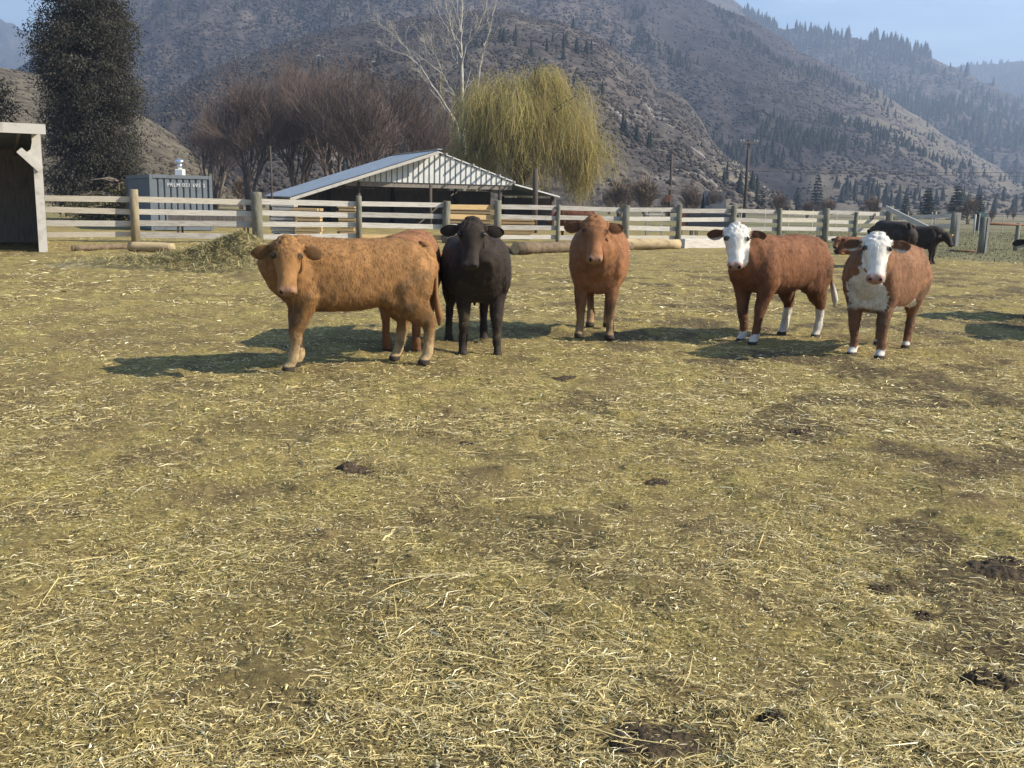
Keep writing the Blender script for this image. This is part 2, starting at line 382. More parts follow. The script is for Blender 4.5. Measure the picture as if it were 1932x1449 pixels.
def scatter(hl, n, pxr, dens, label, tr=(.03, .995), hr=(2.6, 6.5)):
    a0 = math.atan2(ray(pxr[0], 380).x, ray(pxr[0], 380).y); a1 = math.atan2(ray(pxr[1], 380).x, ray(pxr[1], 380).y)
    A = rng.uniform(a0, a1, n); t = rng.uniform(tr[0], tr[1], n); r = hl.r0 + t * (hl.D - hl.r0)
    x = r * np.sin(A); y = r * np.cos(A); z = hl.h(A, r)
    keep = rng.random(n) < dens(A, t, x, y)
    for i in np.nonzero(keep)[0]:
        hgt = rng.uniform(*hr); cands.append((hgt / r[i], x[i], y[i], z[i] - .3, hgt, label))
pxa = lambda px: math.atan2(ray(px, 380).x, ray(px, 380).y)
def dB(A, t, x, y):
    c = sstep(.47, .62, fbm(x / 70, y / 70, 4, 91)); band = np.exp(-((A - (pxa(1430) + (.5 - t) * .10)) / .10) ** 2)
    open_ = sstep(pxa(1560), pxa(1720), A) * sstep(.45, .8, t)
    return np.clip(c * (.10 + .5 * band) * (1 - .95 * open_) * (1 - .6 * sstep(.35, .1, t)), 0, 1)
scatter(hB, 22000, (1150, 2000), dB, 'pine on the mountainside')
scatter(hB, 5000, (-100, 1150), lambda A, t, x, y: .45 * sstep(.5, .62, fbm(x / 60, y / 60, 4, 71)), 'pine on the mountainside')
scatter(hA, 3500, (1380, 2000), lambda A, t, x, y: .1 + .6 * sstep(.45, .6, fbm(x / 120, y / 120, 3, 51)), 'pine on the back mountain', hr=(8, 15))
scatter(hA, 260, (1385, 1800), lambda A, t, x, y: 1.0 * (fbm(A * 60, A * 0, 2, 3) > .38), 'pine on the back mountain', tr=(.97, 1.0), hr=(9, 19))
scatter(hF, 1500, (1780, 2000), lambda A, t, x, y: .6 + 0 * A, 'pine on the far mountain', tr=(.5, 1.0), hr=(9, 15))
scatter(hC, 480, (500, 1480), lambda A, t, x, y: .5 * sstep(.5, .62, fbm(x / 25, y / 25, 3, 61)), 'pine on the rocky hill', hr=(3.0, 5.5))
cands.sort(key=lambda c: -c[0])
LB = {'pine on the mountainside': ('small dark pine growing on the big brown mountainside', 'pines on the big brown mountainside'),
      'pine on the back mountain': ('dark pine growing on the mountain ridge at the back right against the sky', 'pines on the back right mountain ridge'),
      'pine on the far mountain': ('tiny dark pine on the farthest blue mountain at the right edge', 'pines on the farthest mountain'),
      'pine on the rocky hill': ('small dark scrubby pine on the near rocky hill behind the willow', 'pines on the near rocky hill')}
n_ind = 260
for k, (_, x, y, z, h, lb) in enumerate(cands[:n_ind]):
    o = bpy.data.objects.new('pine_tree', pine_me[k % 6]); C.objects.link(o)
    o.location = (x, y, z); o.scale = (h, h, h); o.rotation_euler = (0, 0, random.uniform(0, 6.28))
    tag(o, LB[lb][0], 'tree', LB[lb][1])
vs, fs, cs, b = [], [], [], 0
for k, (_, x, y, z, h, lb) in enumerate(cands[n_ind:]):
    v, f = PN[k % 6]; a = random.uniform(0, 6.28); c, s_ = math.cos(a), math.sin(a)
    vv = np.stack([v[:, 0] * c - v[:, 1] * s_, v[:, 0] * s_ + v[:, 1] * c, v[:, 2]], -1) * h + (x, y, z)
    vs.append(vv); fs.append(f + b); b += len(v); cs.append(np.tile(np.array([.034, .040, .032]) * random.uniform(.7, 1.4), (len(v), 1)))
pf = link('pine_forest', quads('pine_forest', np.concatenate(vs), np.concatenate(fs), np.concatenate(cs)), M['needle'])
tag(pf, 'scattered dark pine forest covering the mountain slopes', 'forest', kind='stuff')
print('hill pines', len(cands))
# low sagebrush and scrub dotted over the slopes
OV = np.array([(1, 0, 0), (0, 1, 0), (-1, 0, 0), (0, -1, 0), (0, 0, .9), (0, 0, -.5)], float); OF = np.array([(0, 1, 4), (1, 2, 4), (2, 3, 4), (3, 0, 4), (1, 0, 5), (2, 1, 5), (3, 2, 5), (0, 3, 5)])
sv, sf, sc, b = [], [], [], 0
for hl, n, pr, hr, nsc, cl in ((hB, 52000, (-60, 2000), (.5, 1.5), 45, (.060, .052, .048)), (hC, 26000, (250, 1490), (.25, .8), 18, (.062, .053, .046)), (hA, 9000, (1370, 2000), (1.2, 2.8), 90, (.050, .046, .044)), (hG, 2500, (-60, 500), (.15, .45), 12, (.085, .07, .05))):
    A = rng.uniform(pxa(pr[0]), pxa(pr[1]), n); t = rng.uniform(.02, 1.0, n) ** .9; r = hl.r0 + t * (hl.D - hl.r0); x = r * np.sin(A); y = r * np.cos(A)
    d = fbm(x / nsc, y / nsc, 4, 88); keep = rng.random(n) < (sstep(.36, .60, d) + .12) * (1 - (.75 * mB(A, t, x, y)[0] if hl is hB else 0)); x, y, A, r = x[keep], y[keep], A[keep], r[keep]; n = len(x)
    s = rng.uniform(*hr, n)[:, None, None] * rng.uniform(.7, 1.3, (n, 1, 3)); P = np.stack([x, y, hl.h(A, r)], -1)[:, None, :]
    sv.append((OV[None] * s * rng.uniform(.7, 1.3, (n, 6, 1)) + P).reshape(-1, 3)); sf.append((OF[None] + (np.arange(n) * 6)[:, None, None] + b).reshape(-1, 3)); b += n * 6
    sc.append(np.repeat(np.array(cl) * rng.uniform(.55, 1.7, (n, 1)), 6, 0))
so = link('hillside_scrub', quads('hillside_scrub', np.concatenate(sv), np.concatenate(sf), np.concatenate(sc), 3), M['needle']); tag(so, 'low dark sagebrush and scrub covering the dry hillsides', 'scrub', kind='stuff')
# ------------------------------------------------------------ trees
def grow(mb, p, d, length, rad, depth, rd, droop=0.0, kids=(3, 5), spread=.6, minr=.004, segs=4, sides=5, out=None, upw=.12):
    pts = [Vector(p)]; rads = [rad]; d = Vector(d).normalized()
    for k in range(segs):
        d = (d + Vector((rd.gauss(0, .13), rd.gauss(0, .13), rd.gauss(0, .10) + upw - droop))).normalized()
        pts.append(pts[-1] + d * length / segs); rads.append(max(rad * (1 - .72 * (k + 1) / segs), minr))
    mb.tube(pts, rads, n=max(3, sides), cap=False)
    if out is not None: out.append((pts[-1], d, depth))
    if depth <= 0: return
    for _ in range(rd.randint(*kids)):
        t = rd.uniform(.3, 1.0) * segs; i = min(int(t), segs - 1); q = pts[i].lerp(pts[i + 1], t - i)
        ax = Vector((rd.gauss(0, 1), rd.gauss(0, 1), rd.gauss(0, .6))); ax = (ax - ax.project(d)).normalized()
        nd = (d + ax * spread * rd.uniform(.6, 1.5)).normalized()
        grow(mb, q, nd, length * rd.uniform(.5, .78), rads[i] * .62, depth - 1, rd, droop, kids, spread, minr, 3, 3, out, upw)

def bare_tree(name, label, cat, group, base, height, seed, m, mt, depth=4, kids=(4, 6), trunks=3, spread=.6, minr=.007, upw=.14):
    rd = random.Random(seed); root = empty(name, base)
    tr = MB(); cr = MB()
    for k in range(trunks):
        a = 6.28 * k / trunks + rd.random(); lean = .0 if trunks == 1 else rd.uniform(.1, .35)
        d = Vector((math.cos(a) * lean, math.sin(a) * lean, 1)).normalized()
        tip = Vector((0, 0, -.2)) + d * height * .38
        tr.tube([(math.cos(a) * .1 * (trunks > 1), math.sin(a) * .1 * (trunks > 1), -.2), tip * .5 + Vector((rd.gauss(0, .1), rd.gauss(0, .1), 0)), tip], [height * .016, height * .013, height * .01], 7)
        for j in range(4):
            q = tip * rd.uniform(.45, 1.0); a2 = rd.uniform(0, 6.28)
            grow(cr, q, d + Vector((math.cos(a2), math.sin(a2), .2)) * spread * .8, height * rd.uniform(.26, .36), height * .007, depth - 1, rd, 0, kids, spread, minr, 4, 4, None, upw)
        grow(cr, tip, d, height * .34, height * .009, depth - 1, rd, 0, kids, spread, minr, 4, 4, None, upw)
    tr.build('trunk', m, root, True); cr.build('crown', mt, root)
    tag(root, label, cat, group)
    return root
def copytree(root, loc, rz, sc, label=None):
    c = root.copy(); C.objects.link(c); c.location = loc; c.rotation_euler = (0, 0, rz); c.scale = (sc, sc, sc)
    for ch in root.children:
        d = ch.copy(); C.objects.link(d); d.parent = c
        for g2 in ch.children:
            e = g2.copy(); C.objects.link(e); e.parent = d
    if label: c['label'] = label
    return c
def ground_at(px, Y, dz=0.0):
    p = aty(px, horizon(px), Y); return Vector((p.x, Y, dz))

# reddish bare thicket behind the barn
tA = bare_tree('bare_tree', 'reddish brown leafless tree behind the left end of the barn roof', 'tree', 'leafless trees behind the barn', ground_at(470, 84), 11.4, 3, M['bark'], M['twig'], 4, (5, 7), 4, .62, .010)
tB = bare_tree('bare_tree', 'broad reddish leafless tree rising behind the middle of the barn roof', 'tree', 'leafless trees behind the barn', ground_at(640, 86), 13.4, 5, M['bark'], M['twig'], 4, (5, 7), 4, .62, .010)
copytree(tA, ground_at(565, 90), 2.1, 1.15, 'reddish leafless tree between the barn roof edge and the broad middle tree')
copytree(tB, ground_at(740, 92), 1.2, .98, 'reddish leafless tree just left of the pale bare cottonwood')
copytree(tA, ground_at(690, 80), 4.0, .98, 'dark reddish leafless tree right above the barn ridge')
copytree(tB, ground_at(405, 96), 3.3, .75, 'small leafless tree standing right behind the blue container')
copytree(tA, ground_at(815, 96), 5.3, .88, 'leafless tree half hidden behind the yellow willow')

# pale bare cottonwoods with limbs as in the photo (real limbs at their own depth)
def limb_tree(label, Y, limbs, seed):
    rd = random.Random(seed); base = aty(limbs[0][0][0][0], limbs[0][0][0][1], Y); root = empty('cottonwood_tree', (base.x, Y, 0))
    O = Vector((base.x, Y, 0)); tr = MB(); cr = MB()
    for k, (pl, r0, r1, yo) in enumerate(limbs):
        pts = []
        for i, (a, b_) in enumerate(pl):
            yy = Y + yo * i / max(1, len(pl) - 1); p = aty(a, b_, yy) - O
            if k == 0 and i == 0: p.z = -.2
            pts.append(p)
        dens = []
        for i in range(len(pts) - 1):
            for j in range(4): dens.append(pts[i].lerp(pts[i + 1], j / 4) + Vector((rd.gauss(0, .03), rd.gauss(0, .05), 0)))
        dens.append(pts[-1]); n = len(dens)
        rads = [r0 + (r1 - r0) * i / (n - 1) for i in range(n)]
        (tr if k == 0 else cr).tube(dens, rads, 7, cap=False)
        for i in range(max(1, n // 4), n):
            if rd.random() < .75:
                t = (dens[i] - dens[i - 1]).normalized(); ax = Vector((rd.gauss(0, 1), rd.gauss(0, 1), rd.gauss(0, .4)))
                grow(cr, dens[i], t + ax * .5, rd.uniform(.9, 2.0), rads[i] * .4, 2, rd, 0, (2, 4), .6, .008, 4, 3, None, .1)
    tr.build('trunk', M['palebark'], root, True); cr.build('crown', M['palebark'], root, True)
    tag(root, label, 'tree', 'bare cottonwoods behind the willow')
limb_tree('tall pale bare cottonwood forking above the willow top', 74,
    [([(873, 385), (874, 300), (872, 200), (871, 122)], .20, .12, 0), ([(871, 122), (870, 85), (871, 40), (872, -40), (880, -140)], .085, .03, 1),
     ([(872, 118), (880, 85), (900, 55), (914, 20), (930, -60)], .075, .03, -1.5), ([(870, 110), (860, 85), (852, 55), (842, 10), (836, -60)], .055, .02, 1.5),
     ([(868, 60), (864, 20), (862, -30)], .035, .02, 0)], 5)
limb_tree('pale bare cottonwood with limbs leaning left over the barn', 78,
    [([(876, 385), (874, 300), (862, 235), (850, 215)], .13, .09, 0), ([(850, 215), (835, 190), (815, 160), (797, 130), (775, 108), (745, 97), (725, 92)], .07, .02, 2),
     ([(858, 180), (845, 160), (835, 140), (800, 112), (768, 90)], .05, .02, -1), ([(775, 100), (755, 78), (735, 58)], .03, .015, 1), ([(835, 138), (828, 115), (812, 92)], .03, .015, -1),
     ([(848, 60), (830, 30), (812, -10)], .03, .015, 0)], 6)
limb_tree('slim pale bare cottonwood whose limbs show right of the tall one', 80,
    [([(900, 385), (898, 300), (897, 200), (905, 130)], .10, .07, 0), ([(905, 130), (913, 95), (925, 55), (932, 20), (945, -40)], .06, .02, 1), ([(924, 60), (920, 40), (922, 15)], .03, .02, 0)], 7)

# weeping willow
def willow():
    Y = 66; c = ground_at(982, Y); root = empty('willow_tree', (c.x, Y, 0)); rd = random.Random(9)
    tr = MB(); tr.tube([(0, 0, -.2), (.1, 0, 1.4), (.0, .1, 2.6)], [.42, .34, .30], 10)
    arcs = []
    lobes = [(-3.0, 0, 8.1, 2.2), (-.8, .5, 9.0, 2.0), (1.6, -.3, 9.6, 1.7), (2.6, .3, 8.2, 2.0), (4.1, 0, 5.9, 1.6), (-3.9, 0, 5.0, 1.2), (2.2, 0, 9.3, 1), (0, 2.6, 8.8, 2.2), (0, -2.8, 8.2, 2.2), (-2.3, -1.8, 8.2, 1.8), (2.8, -1.8, 7.7, 1.7), (2.8, 2, 7.9, 1.7), (-2.5, 2, 8.2, 1.9), (4.4, -.6, 5.6, 1.2), (-1.5, -.5, 9.2, 1.8)]
    tops = []
    for (x, y, z, s) in lobes:
        for k in range(3):
            e = Vector((x + rd.gauss(0, .7), y + rd.gauss(0, .7), z + rd.gauss(0, .3)))
            m_ = Vector((e.x * .35, e.y * .35, 2.6 + (e.z - 2.6) * .62))
            pts = [Vector((0, .1, 2.4)).lerp(m_, t) if t < 1 else m_ for t in (0, .5, 1)] + [m_.lerp(e, .55) + Vector((0, 0, .3)), e, e + Vector((e.x * .16, e.y * .16, -.5))]
            tr.tube(pts, [.13, .10, .075, .05, .03, .012], 5, cap=False)
            tops += [(pts[3], .8), (e, 1.2), (pts[-1], 1)]
    tr.build('trunk', M['bark'], root, True)
    Vv, Qq, Cc = [], [], []; b = 0
    N = 15000
    vol = [(-2.6, 0, 7.0, 2.1, 2.2), (.3, 0, 8.0, 2.5, 2.2), (1.7, 0, 8.8, 1.5, 1.6), (3.3, 0, 5.6, 2.0, 2.7), (-3.2, 0, 4.4, 1.7, 2.5), (0, 0, 4.6, 3.2, 3.0), (0, 1.6, 6.4, 3.2, 2.8), (0, -1.8, 6.2, 3.0, 2.8), (4.1, 0, 4.2, 1.3, 2.2)]
    for i in range(N):
        if i % 3 == 0:
            p, w = tops[rd.randrange(len(tops))]; p = p + Vector((rd.gauss(0, .7), rd.gauss(0, .7), rd.gauss(0, .35))); L = min(p.z - rd.uniform(.4, 2.6), rd.uniform(1.0, 3.6))
        else:
            vx, vy, vz, vr, vh = vol[rd.randrange(len(vol))]; u = Vector((rd.gauss(0, 1), rd.gauss(0, 1), rd.gauss(0, 1))).normalized() * rd.uniform(.45, 1.03)
            p = Vector((vx + u.x * vr, vy + u.y * vr, vz + u.z * vh)); L = min(p.z - .5, rd.uniform(.5, 1.9))
        if L < .5: continue
        out = Vector((p.x, p.y, 0)); out = out.normalized() * rd.uniform(.1, .8) + Vector((rd.gauss(0, .3), rd.gauss(0, .3), .25))
        n = 4; pts = []; v = out.copy(); q = p.copy()
        for k in range(n + 1):
            pts.append(q.copy()); v = (v * .55 + Vector((rd.gauss(0, .30), rd.gauss(0, .30), -.62))); q = q + v.normalized() * L / n
        an = rd.uniform(0, 3.14); w2 = Vector((math.cos(an), math.sin(an), 0)) * rd.uniform(.006, .011)
        col = np.array([.41, .355, .135]) * rd.uniform(.6, 1.25) * np.array([1, rd.uniform(.88, 1.05), rd.uniform(.7, 1.2)])
        for k, q in enumerate(pts): Vv += [q - w2, q + w2]; Cc += [col, col]
        for k in range(n): Qq.append((b + 2 * k, b + 2 * k + 1, b + 2 * k + 3, b + 2 * k + 2))
        b += 2 * (n + 1)
        for k in range(10):                      # small leaf buds along the shoot
            t = rd.uniform(0, n - .01); i0 = int(t); q = pts[i0].lerp(pts[i0 + 1], t - i0)
            a = rd.uniform(0, 6.28); d = Vector((math.cos(a), math.sin(a), rd.uniform(-1.2, .2))).normalized() * rd.uniform(.07, .15); s_ = d.cross(Vector((0, 0, 1))).normalized() * .018
            Vv += [q, q + d * .5 + s_, q + d, q + d * .5 - s_]; Cc += [col * rd.uniform(.8, 1.2)] * 4; Qq.append((b, b + 1, b + 2, b + 3)); b += 4
    link('crown', quads('crown', np.array([tuple(v) for v in Vv]), np.array(Qq), np.array(Cc)), M['willow'], root)
    root.scale = (.92, .92, 1)
    tag(root, 'big yellow green weeping willow behind the right end of the barn', 'tree')
willow()

# dense dark evergreen and neighbours at the left
def dense_tree(name, label, base, lobes, n, seed, col, leaf=.16, trunk_r=.3, flat=.5, group=None):
    rd = np.random.default_rng(seed); root = empty(name, base)
    top = max(z + r for x, y, z, rx, r in lobes); tr = MB()
    tr.tube([(0, 0, -.2), (0.1, 0, top * .5), (0, .1, top * .93)], [trunk_r, trunk_r * .6, .04], 8)
    rdd = random.Random(seed)
    for k in range(46):
        z = rdd.uniform(.12, .92) * top; a = rdd.uniform(0, 6.28); L = rdd.uniform(.5, 1.0) * 2.6 * (1 - .5 * z / top)
        tr.tube([(0, 0, z), (math.cos(a) * L * .5, math.sin(a) * L * .5, z + .15), (math.cos(a) * L, math.sin(a) * L, z + .1)], [.06, .04, .015], 4, cap=False)
    tr.build('trunk', M['bark'], root, True)
    wts = np.array([rx * rx * r for x, y, z, rx, r in lobes]); wts = wts / wts.sum()
    K = 60; li = rd.choice(len(lobes), n // K, p=wts); L = np.array(lobes)[li]
    u = rd.normal(size=(len(li), 3)); u /= np.linalg.norm(u, axis=1)[:, None]; rad = rd.uniform(.35, 1.08, (len(li), 1)) ** .5
    cen = L[:, :3] + u * rad * np.stack([L[:, 3], L[:, 3], L[:, 4]], -1)
    ok = cen[:, 2] > .3; cen = cen[ok]
    tone = rd.uniform(.6, 1.4, len(cen)) * (.7 + .6 * vn(cen[:, 0] * 1.3 + cen[:, 1], cen[:, 2] * 1.3, seed))
    ou = cen * (1, 1, 0); ou /= np.linalg.norm(ou, axis=1)[:, None] + 1e-6; kk = rd.uniform(-.5, .5, (len(cen) * K, 1)); P = np.repeat(cen, K, 0) + np.repeat(ou, K, 0) * kk * 1.3 + np.array([0, 0, -.5]) * np.abs(kk) + rd.normal(size=(len(cen) * K, 3)) * (.24, .24, .14)
    T = np.repeat(tone, K) * rd.uniform(.9, 1.12, len(P))
    d = rd.normal(size=P.shape) + np.array([0, 0, -.5]) + (P - (0, 0, 0)) * (.25, .25, 0); d /= np.linalg.norm(d, axis=1)[:, None]
    s = np.cross(d, rd.normal(size=P.shape)); s /= np.linalg.norm(s, axis=1)[:, None]
    ln = rd.uniform(.6, 1.5, (len(P), 1)) * leaf
    V = np.stack([P, P + d * ln * .5 + s * ln * .22, P + d * ln, P + d * ln * .5 - s * ln * .22], 1).reshape(-1, 3)
    Q = np.arange(len(V)).reshape(-1, 4); cc = np.repeat(T[:, None] * np.array(col), 4, 0)
    link('crown', quads('crown', V, Q, cc), M['needle'], root); tag(root, label, 'tree', group)
    return root
b0 = ground_at(178, 52)
dense_tree('evergreen_tree', 'huge dense dark evergreen tree rising out of the frame behind the shed', b0,
    [(-.2, 0, 1.9, 2.2, 1.7), (.5, 0, 4.0, 2.2, 1.8), (-.9, .3, 4.6, 1.9, 1.8), (.1, 0, 6.4, 2.5, 1.9), (-.4, 0, 8.6, 2.5, 1.9), (.5, .3, 9.6, 2.0, 1.8), (-.1, 0, 11.6, 2.0, 1.7), (.5, 0, 13.2, 1.4, 1.6), (-1.7, .2, 8.0, 1.0, 1.5), (1.6, 0, 7.0, 1.0, 1.6), (1.2, .4, 2.2, 1.4, 1.3), (-1.3, -.4, 10.4, 1.0, 1.0)], 150000, 4, (.070, .066, .054), .13).scale = (.86, .9, 1)
dense_tree('evergreen_tree', 'dark bushy tree cut off by the left edge above the shed', ground_at(-25, 62),
    [(0, 0, 3, 2.2, 2.4), (0, 0, 6, 2.0, 2.2), (.3, 0, 7.6, 1.2, 1.4)], 16000, 8, (.032, .030, .022), .17)
dense_tree('bush', 'olive bush in front of the dark evergreen beside the container', ground_at(222, 47.5),
    [(0, 0, .9, 1.5, .8), (-1.0, 0, .7, 1.0, .6), (.9, 0, 1.4, .7, .8)], 6000, 12, (.11, .10, .05), .14, .08)['category'] = 'bush'

# valley conifers at the right
def valley_pine(label, px, py_base, py_top, Y, seed, sp=.24):
    c = ground_at(px, Y); top = aty(px, py_top, Y).z; rd = np.random.default_rng(seed)
    root = empty('conifer_tree', (c.x, Y, -.1)); h = top + .1
    MB_ = MB(); MB_.tube([(0, 0, 0), (0, 0, h * .5), (0, 0, h * .97)], [h * .02, h * .014, h * .003], 6); MB_.build('trunk', M['bark'], root, True)
    n = 2600; z = h * (1 - rd.random(n) ** .55 * .93); lay = np.round(z / h * 13 + rd.normal(size=n) * .12) / 13 * h; z = lay
    a = rd.uniform(0, 6.28, n); rmax = sp * h * (1 - z / h) ** .75 * (.72 + .5 * vn(a * 1.6 + 10, z / h * 13, seed)); rad_ = rmax * rd.random(n) ** .5
    P = np.stack([np.cos(a) * rad_, np.sin(a) * rad_, z - rad_ * .25], -1)
    d = np.stack([np.cos(a), np.sin(a), -.35 + rd.normal(size=n) * .3], -1); s = np.stack([-np.sin(a), np.cos(a), rd.normal(size=n) * .4], -1); ln = h * .045 * rd.uniform(.7, 1.6, (n, 1))
    V = np.stack([P, P + d * ln * .5 + s * ln * .35, P + d * ln, P + d * ln * .5 - s * ln * .35], 1).reshape(-1, 3)
    cc = np.repeat(rd.uniform(.6, 1.6, (n, 1)) * np.array([.033, .045, .028]), 4, 0)
    link('crown', quads('crown', V, np.arange(len(V)).reshape(-1, 4), cc), M['needle'], root); tag(root, label, 'tree', 'valley conifers beyond the pasture')
valley_pine('broad dark conifer straight above the leaning gate board', 1749, 402, 350, 150, 1, .30)
valley_pine('darkest and tallest valley conifer right of the corral corner post', 1804, 405, 346, 150, 2, .27)
valley_pine('small dark conifer right of the tallest valley conifer', 1847, 405, 364, 160, 3, .28)
valley_pine('faint small conifer left of the broad valley conifer', 1708, 400, 366, 190, 4, .28)
valley_pine('slim conifer in the valley above the middle of the right fence', 1540, 396, 330, 230, 5, .2)
valley_pine('thin pale conifer in the valley beside the slim one', 1503, 394, 352, 240, 6, .2)
valley_pine('low dark conifer below the yellow rock patch near the utility pole', 1437, 390, 356, 170, 7, .3)

# bare scrub along the valley floor
sh = bare_tree('bare_shrub', 'brown leafless shrub on the valley floor beyond the right fence', 'shrub', 'leafless shrubs on the valley floor', ground_at(1560, 120), 3.0, 21, M['bark'], M['browntwig'], 3, (4, 6), 5, .7, .014)
rd = random.Random(5)
for k in range(34):
    px = rd.uniform(1140, 1960); Y = rd.uniform(95, 200)
    copytree(sh, ground_at(px, Y), rd.uniform(0, 6), rd.uniform(.45, 1.15))
for k in range(10):
    copytree(sh, ground_at(rd.uniform(400, 1010), rd.uniform(95, 110)), rd.uniform(0, 6), rd.uniform(.8, 1.3), 'brown leafless shrub behind the barn and the leafless trees')['group'] = 'leafless shrubs behind the barn'
for px in (1300, 1220, 1180, 1345, 1170):
    copytree(sh, ground_at(px, rd.uniform(75, 100)), rd.uniform(0, 6), rd.uniform(1.0, 1.6), 'taller brown leafless shrub between the willow and the utility pole')['group'] = 'taller leafless shrubs right of the willow'
# ------------------------------------------------------------ corral fence
POSTS = [(82, 454, 372, .0), (252, 456, 357, .13), (483, 461, 362, .17), (675, 459, 369, .10), (838, 460, 379, .13), (936, 461, 378, .13), (1051, 458, 386, .07),
         (1177, 457, 387, .14), (1279, 457, 386, .11), (1382, 458, 388, .12), (1470, 457, 393, .10), (1556, 459, 393, .13), (1613, 458, 400, .09), (1674, 460, 388, .15)]
def fence_xy(px, pyb): return gp(px, pyb)
# smooth the fence line: base rows from a fitted parabola so boards line up
_px = np.array([p[0] for p in POSTS]); _dist = np.array([gp(p[0], p[1]).y for p in POSTS])
_fit = np.polyfit(_px, _dist, 2)
print('fence dist', np.polyval(_fit, _px).round(1), _dist.round(1))
fpts = [ground_at(p[0], float(np.polyval(_fit, p[0]))) for p in POSTS]
shade = lambda p: float(gz(p.x, p.y))
fences = []
root = empty('corral_fence', fpts[1]); tag(root, 'long whitewashed four board corral fence on round posts behind the cattle', 'fence')
O = fpts[1].copy()
rd = random.Random(3)
tops = []
for i, (px, pyb, pyt, r) in enumerate(POSTS):
    if not r: continue
    p = fpts[i]; zt = aty(px, pyt, p.y).z; t = (fpts[min(i + 1, len(fpts) - 1)] - fpts[i - 1]).normalized(); nrm = Vector((t.y, -t.x, 0))
    c = p - O + nrm * (r + .04) * .95
    lean = Vector((rd.gauss(0, .015), rd.gauss(0, .01), 0)) * zt
    mb = MB(); mb.tube([c + Vector((0, 0, -.3)), c + lean * .5 + Vector((0, 0, zt * .5)), c + lean + Vector((0, 0, zt - .02)), c + lean + Vector((0, 0, zt))], [r * 1.05, r, r * .96, r * .85], 14)
    mb.build('post', M['post_t'] if i in (1,) else M['post'], root, True)
ROWZ = [1.30, .94, .58, .22]
for i in range(len(fpts) - 1):
    a, b = fpts[i] - O, fpts[i + 1] - O
    pass
    t = (b - a).normalized()
    for k, z in enumerate(ROWZ):
        h = .165 + rd.uniform(-.012, .012); dz0 = rd.uniform(-.035, .035); dz1 = rd.uniform(-.035, .035)
        if i >= 11 and k == 0: z += .0
        mb = MB(); mb.bar(a - t * .0 + Vector((0, 0, z + dz0)), b - t * .012 + Vector((0, 0, z + dz1)), .045, h)
        m_ = M['fresh'] if (i == 4 and k in (0, 1)) or (i == 3 and k == 3) else M[rd.choice(['board', 'board', 'board_b', 'board_c'])]
        o = mb.build('board', m_, root)
        if m_ is M['fresh']: o['label'] = 'fresh yellow board'
# pale rail leaning near the base of the middle bays, lying as a beam on the ground
def beam(name, label, a, b, r0, r1, m, flat=False, cat='log', z0=None, rough=.03, seed=1):
    rdd = random.Random(seed); a = Vector(a); b = Vector(b); O2 = a.lerp(b, .5); root = empty(name, O2)
    pts, rads = [], []
    n = 9
    for k in range(n + 1):
        t = k / n; r = r0 + (r1 - r0) * t; p = a.lerp(b, t) - O2; p.z = r * .92 + rdd.uniform(-.01, .01); p += Vector((0, rdd.gauss(0, rough * .5), 0)); pts.append(p); rads.append(r * rdd.uniform(.94, 1.06))
    mb = MB(); mb.tube(pts, rads, 14); o = mb.build('trunk_body', m, root, True)
    for p, q, r in ((pts[0], pts[1], rads[0]), (pts[-1], pts[-2], rads[-1])):
        d = (p - q).normalized(); e = MB(); e.tube([p + d * .002, p + d * .012], [r * .9, r * .86], 14); e.build('cut_end', M['log'], root)
    tag(root, label, cat)
    return root
beam('log', 'thin brown peeled log lying on the ground left of the first fence post', gp(137, 474), gp(246, 470), .085, .075, M['logdark'])
beam('log', 'thick pale cut log lying against the foot of the tan fence post', gp(246, 474), gp(328, 476), .135, .125, M['log'])
beam('log', 'long brown log lying on the dirt between the black and the brown steer', gp(972, 480), gp(1190, 472), .19, .14, M['logdark'])
beam('log', 'short rough log lying in front of the fence right of the black steer', gp(905, 474), gp(968, 478), .10, .12, M['logdark'])
beam('log', 'long pale peeled log at the foot of the fence right of the facing brown steer', gp(1150, 470), gp(1280, 470), .19, .18, M['log'])
def plank(label, a, b, w, h, m):
    a = Vector(a); b = Vector(b); O2 = a.lerp(b, .5); mb = MB(); mb.bar(a - O2 + Vector((0, 0, h / 2)), b - O2 + Vector((0, 0, h / 2)), w, h); o = mb.build('timber_beam', m, None, bevel=.01); o.location = O2; tag(o, label, 'beam'); return o
plank('square whitewashed timber lying along the foot of the fence left of the white faced steer', gp(1286, 469), gp(1376, 467), .26, .34, M['board'])

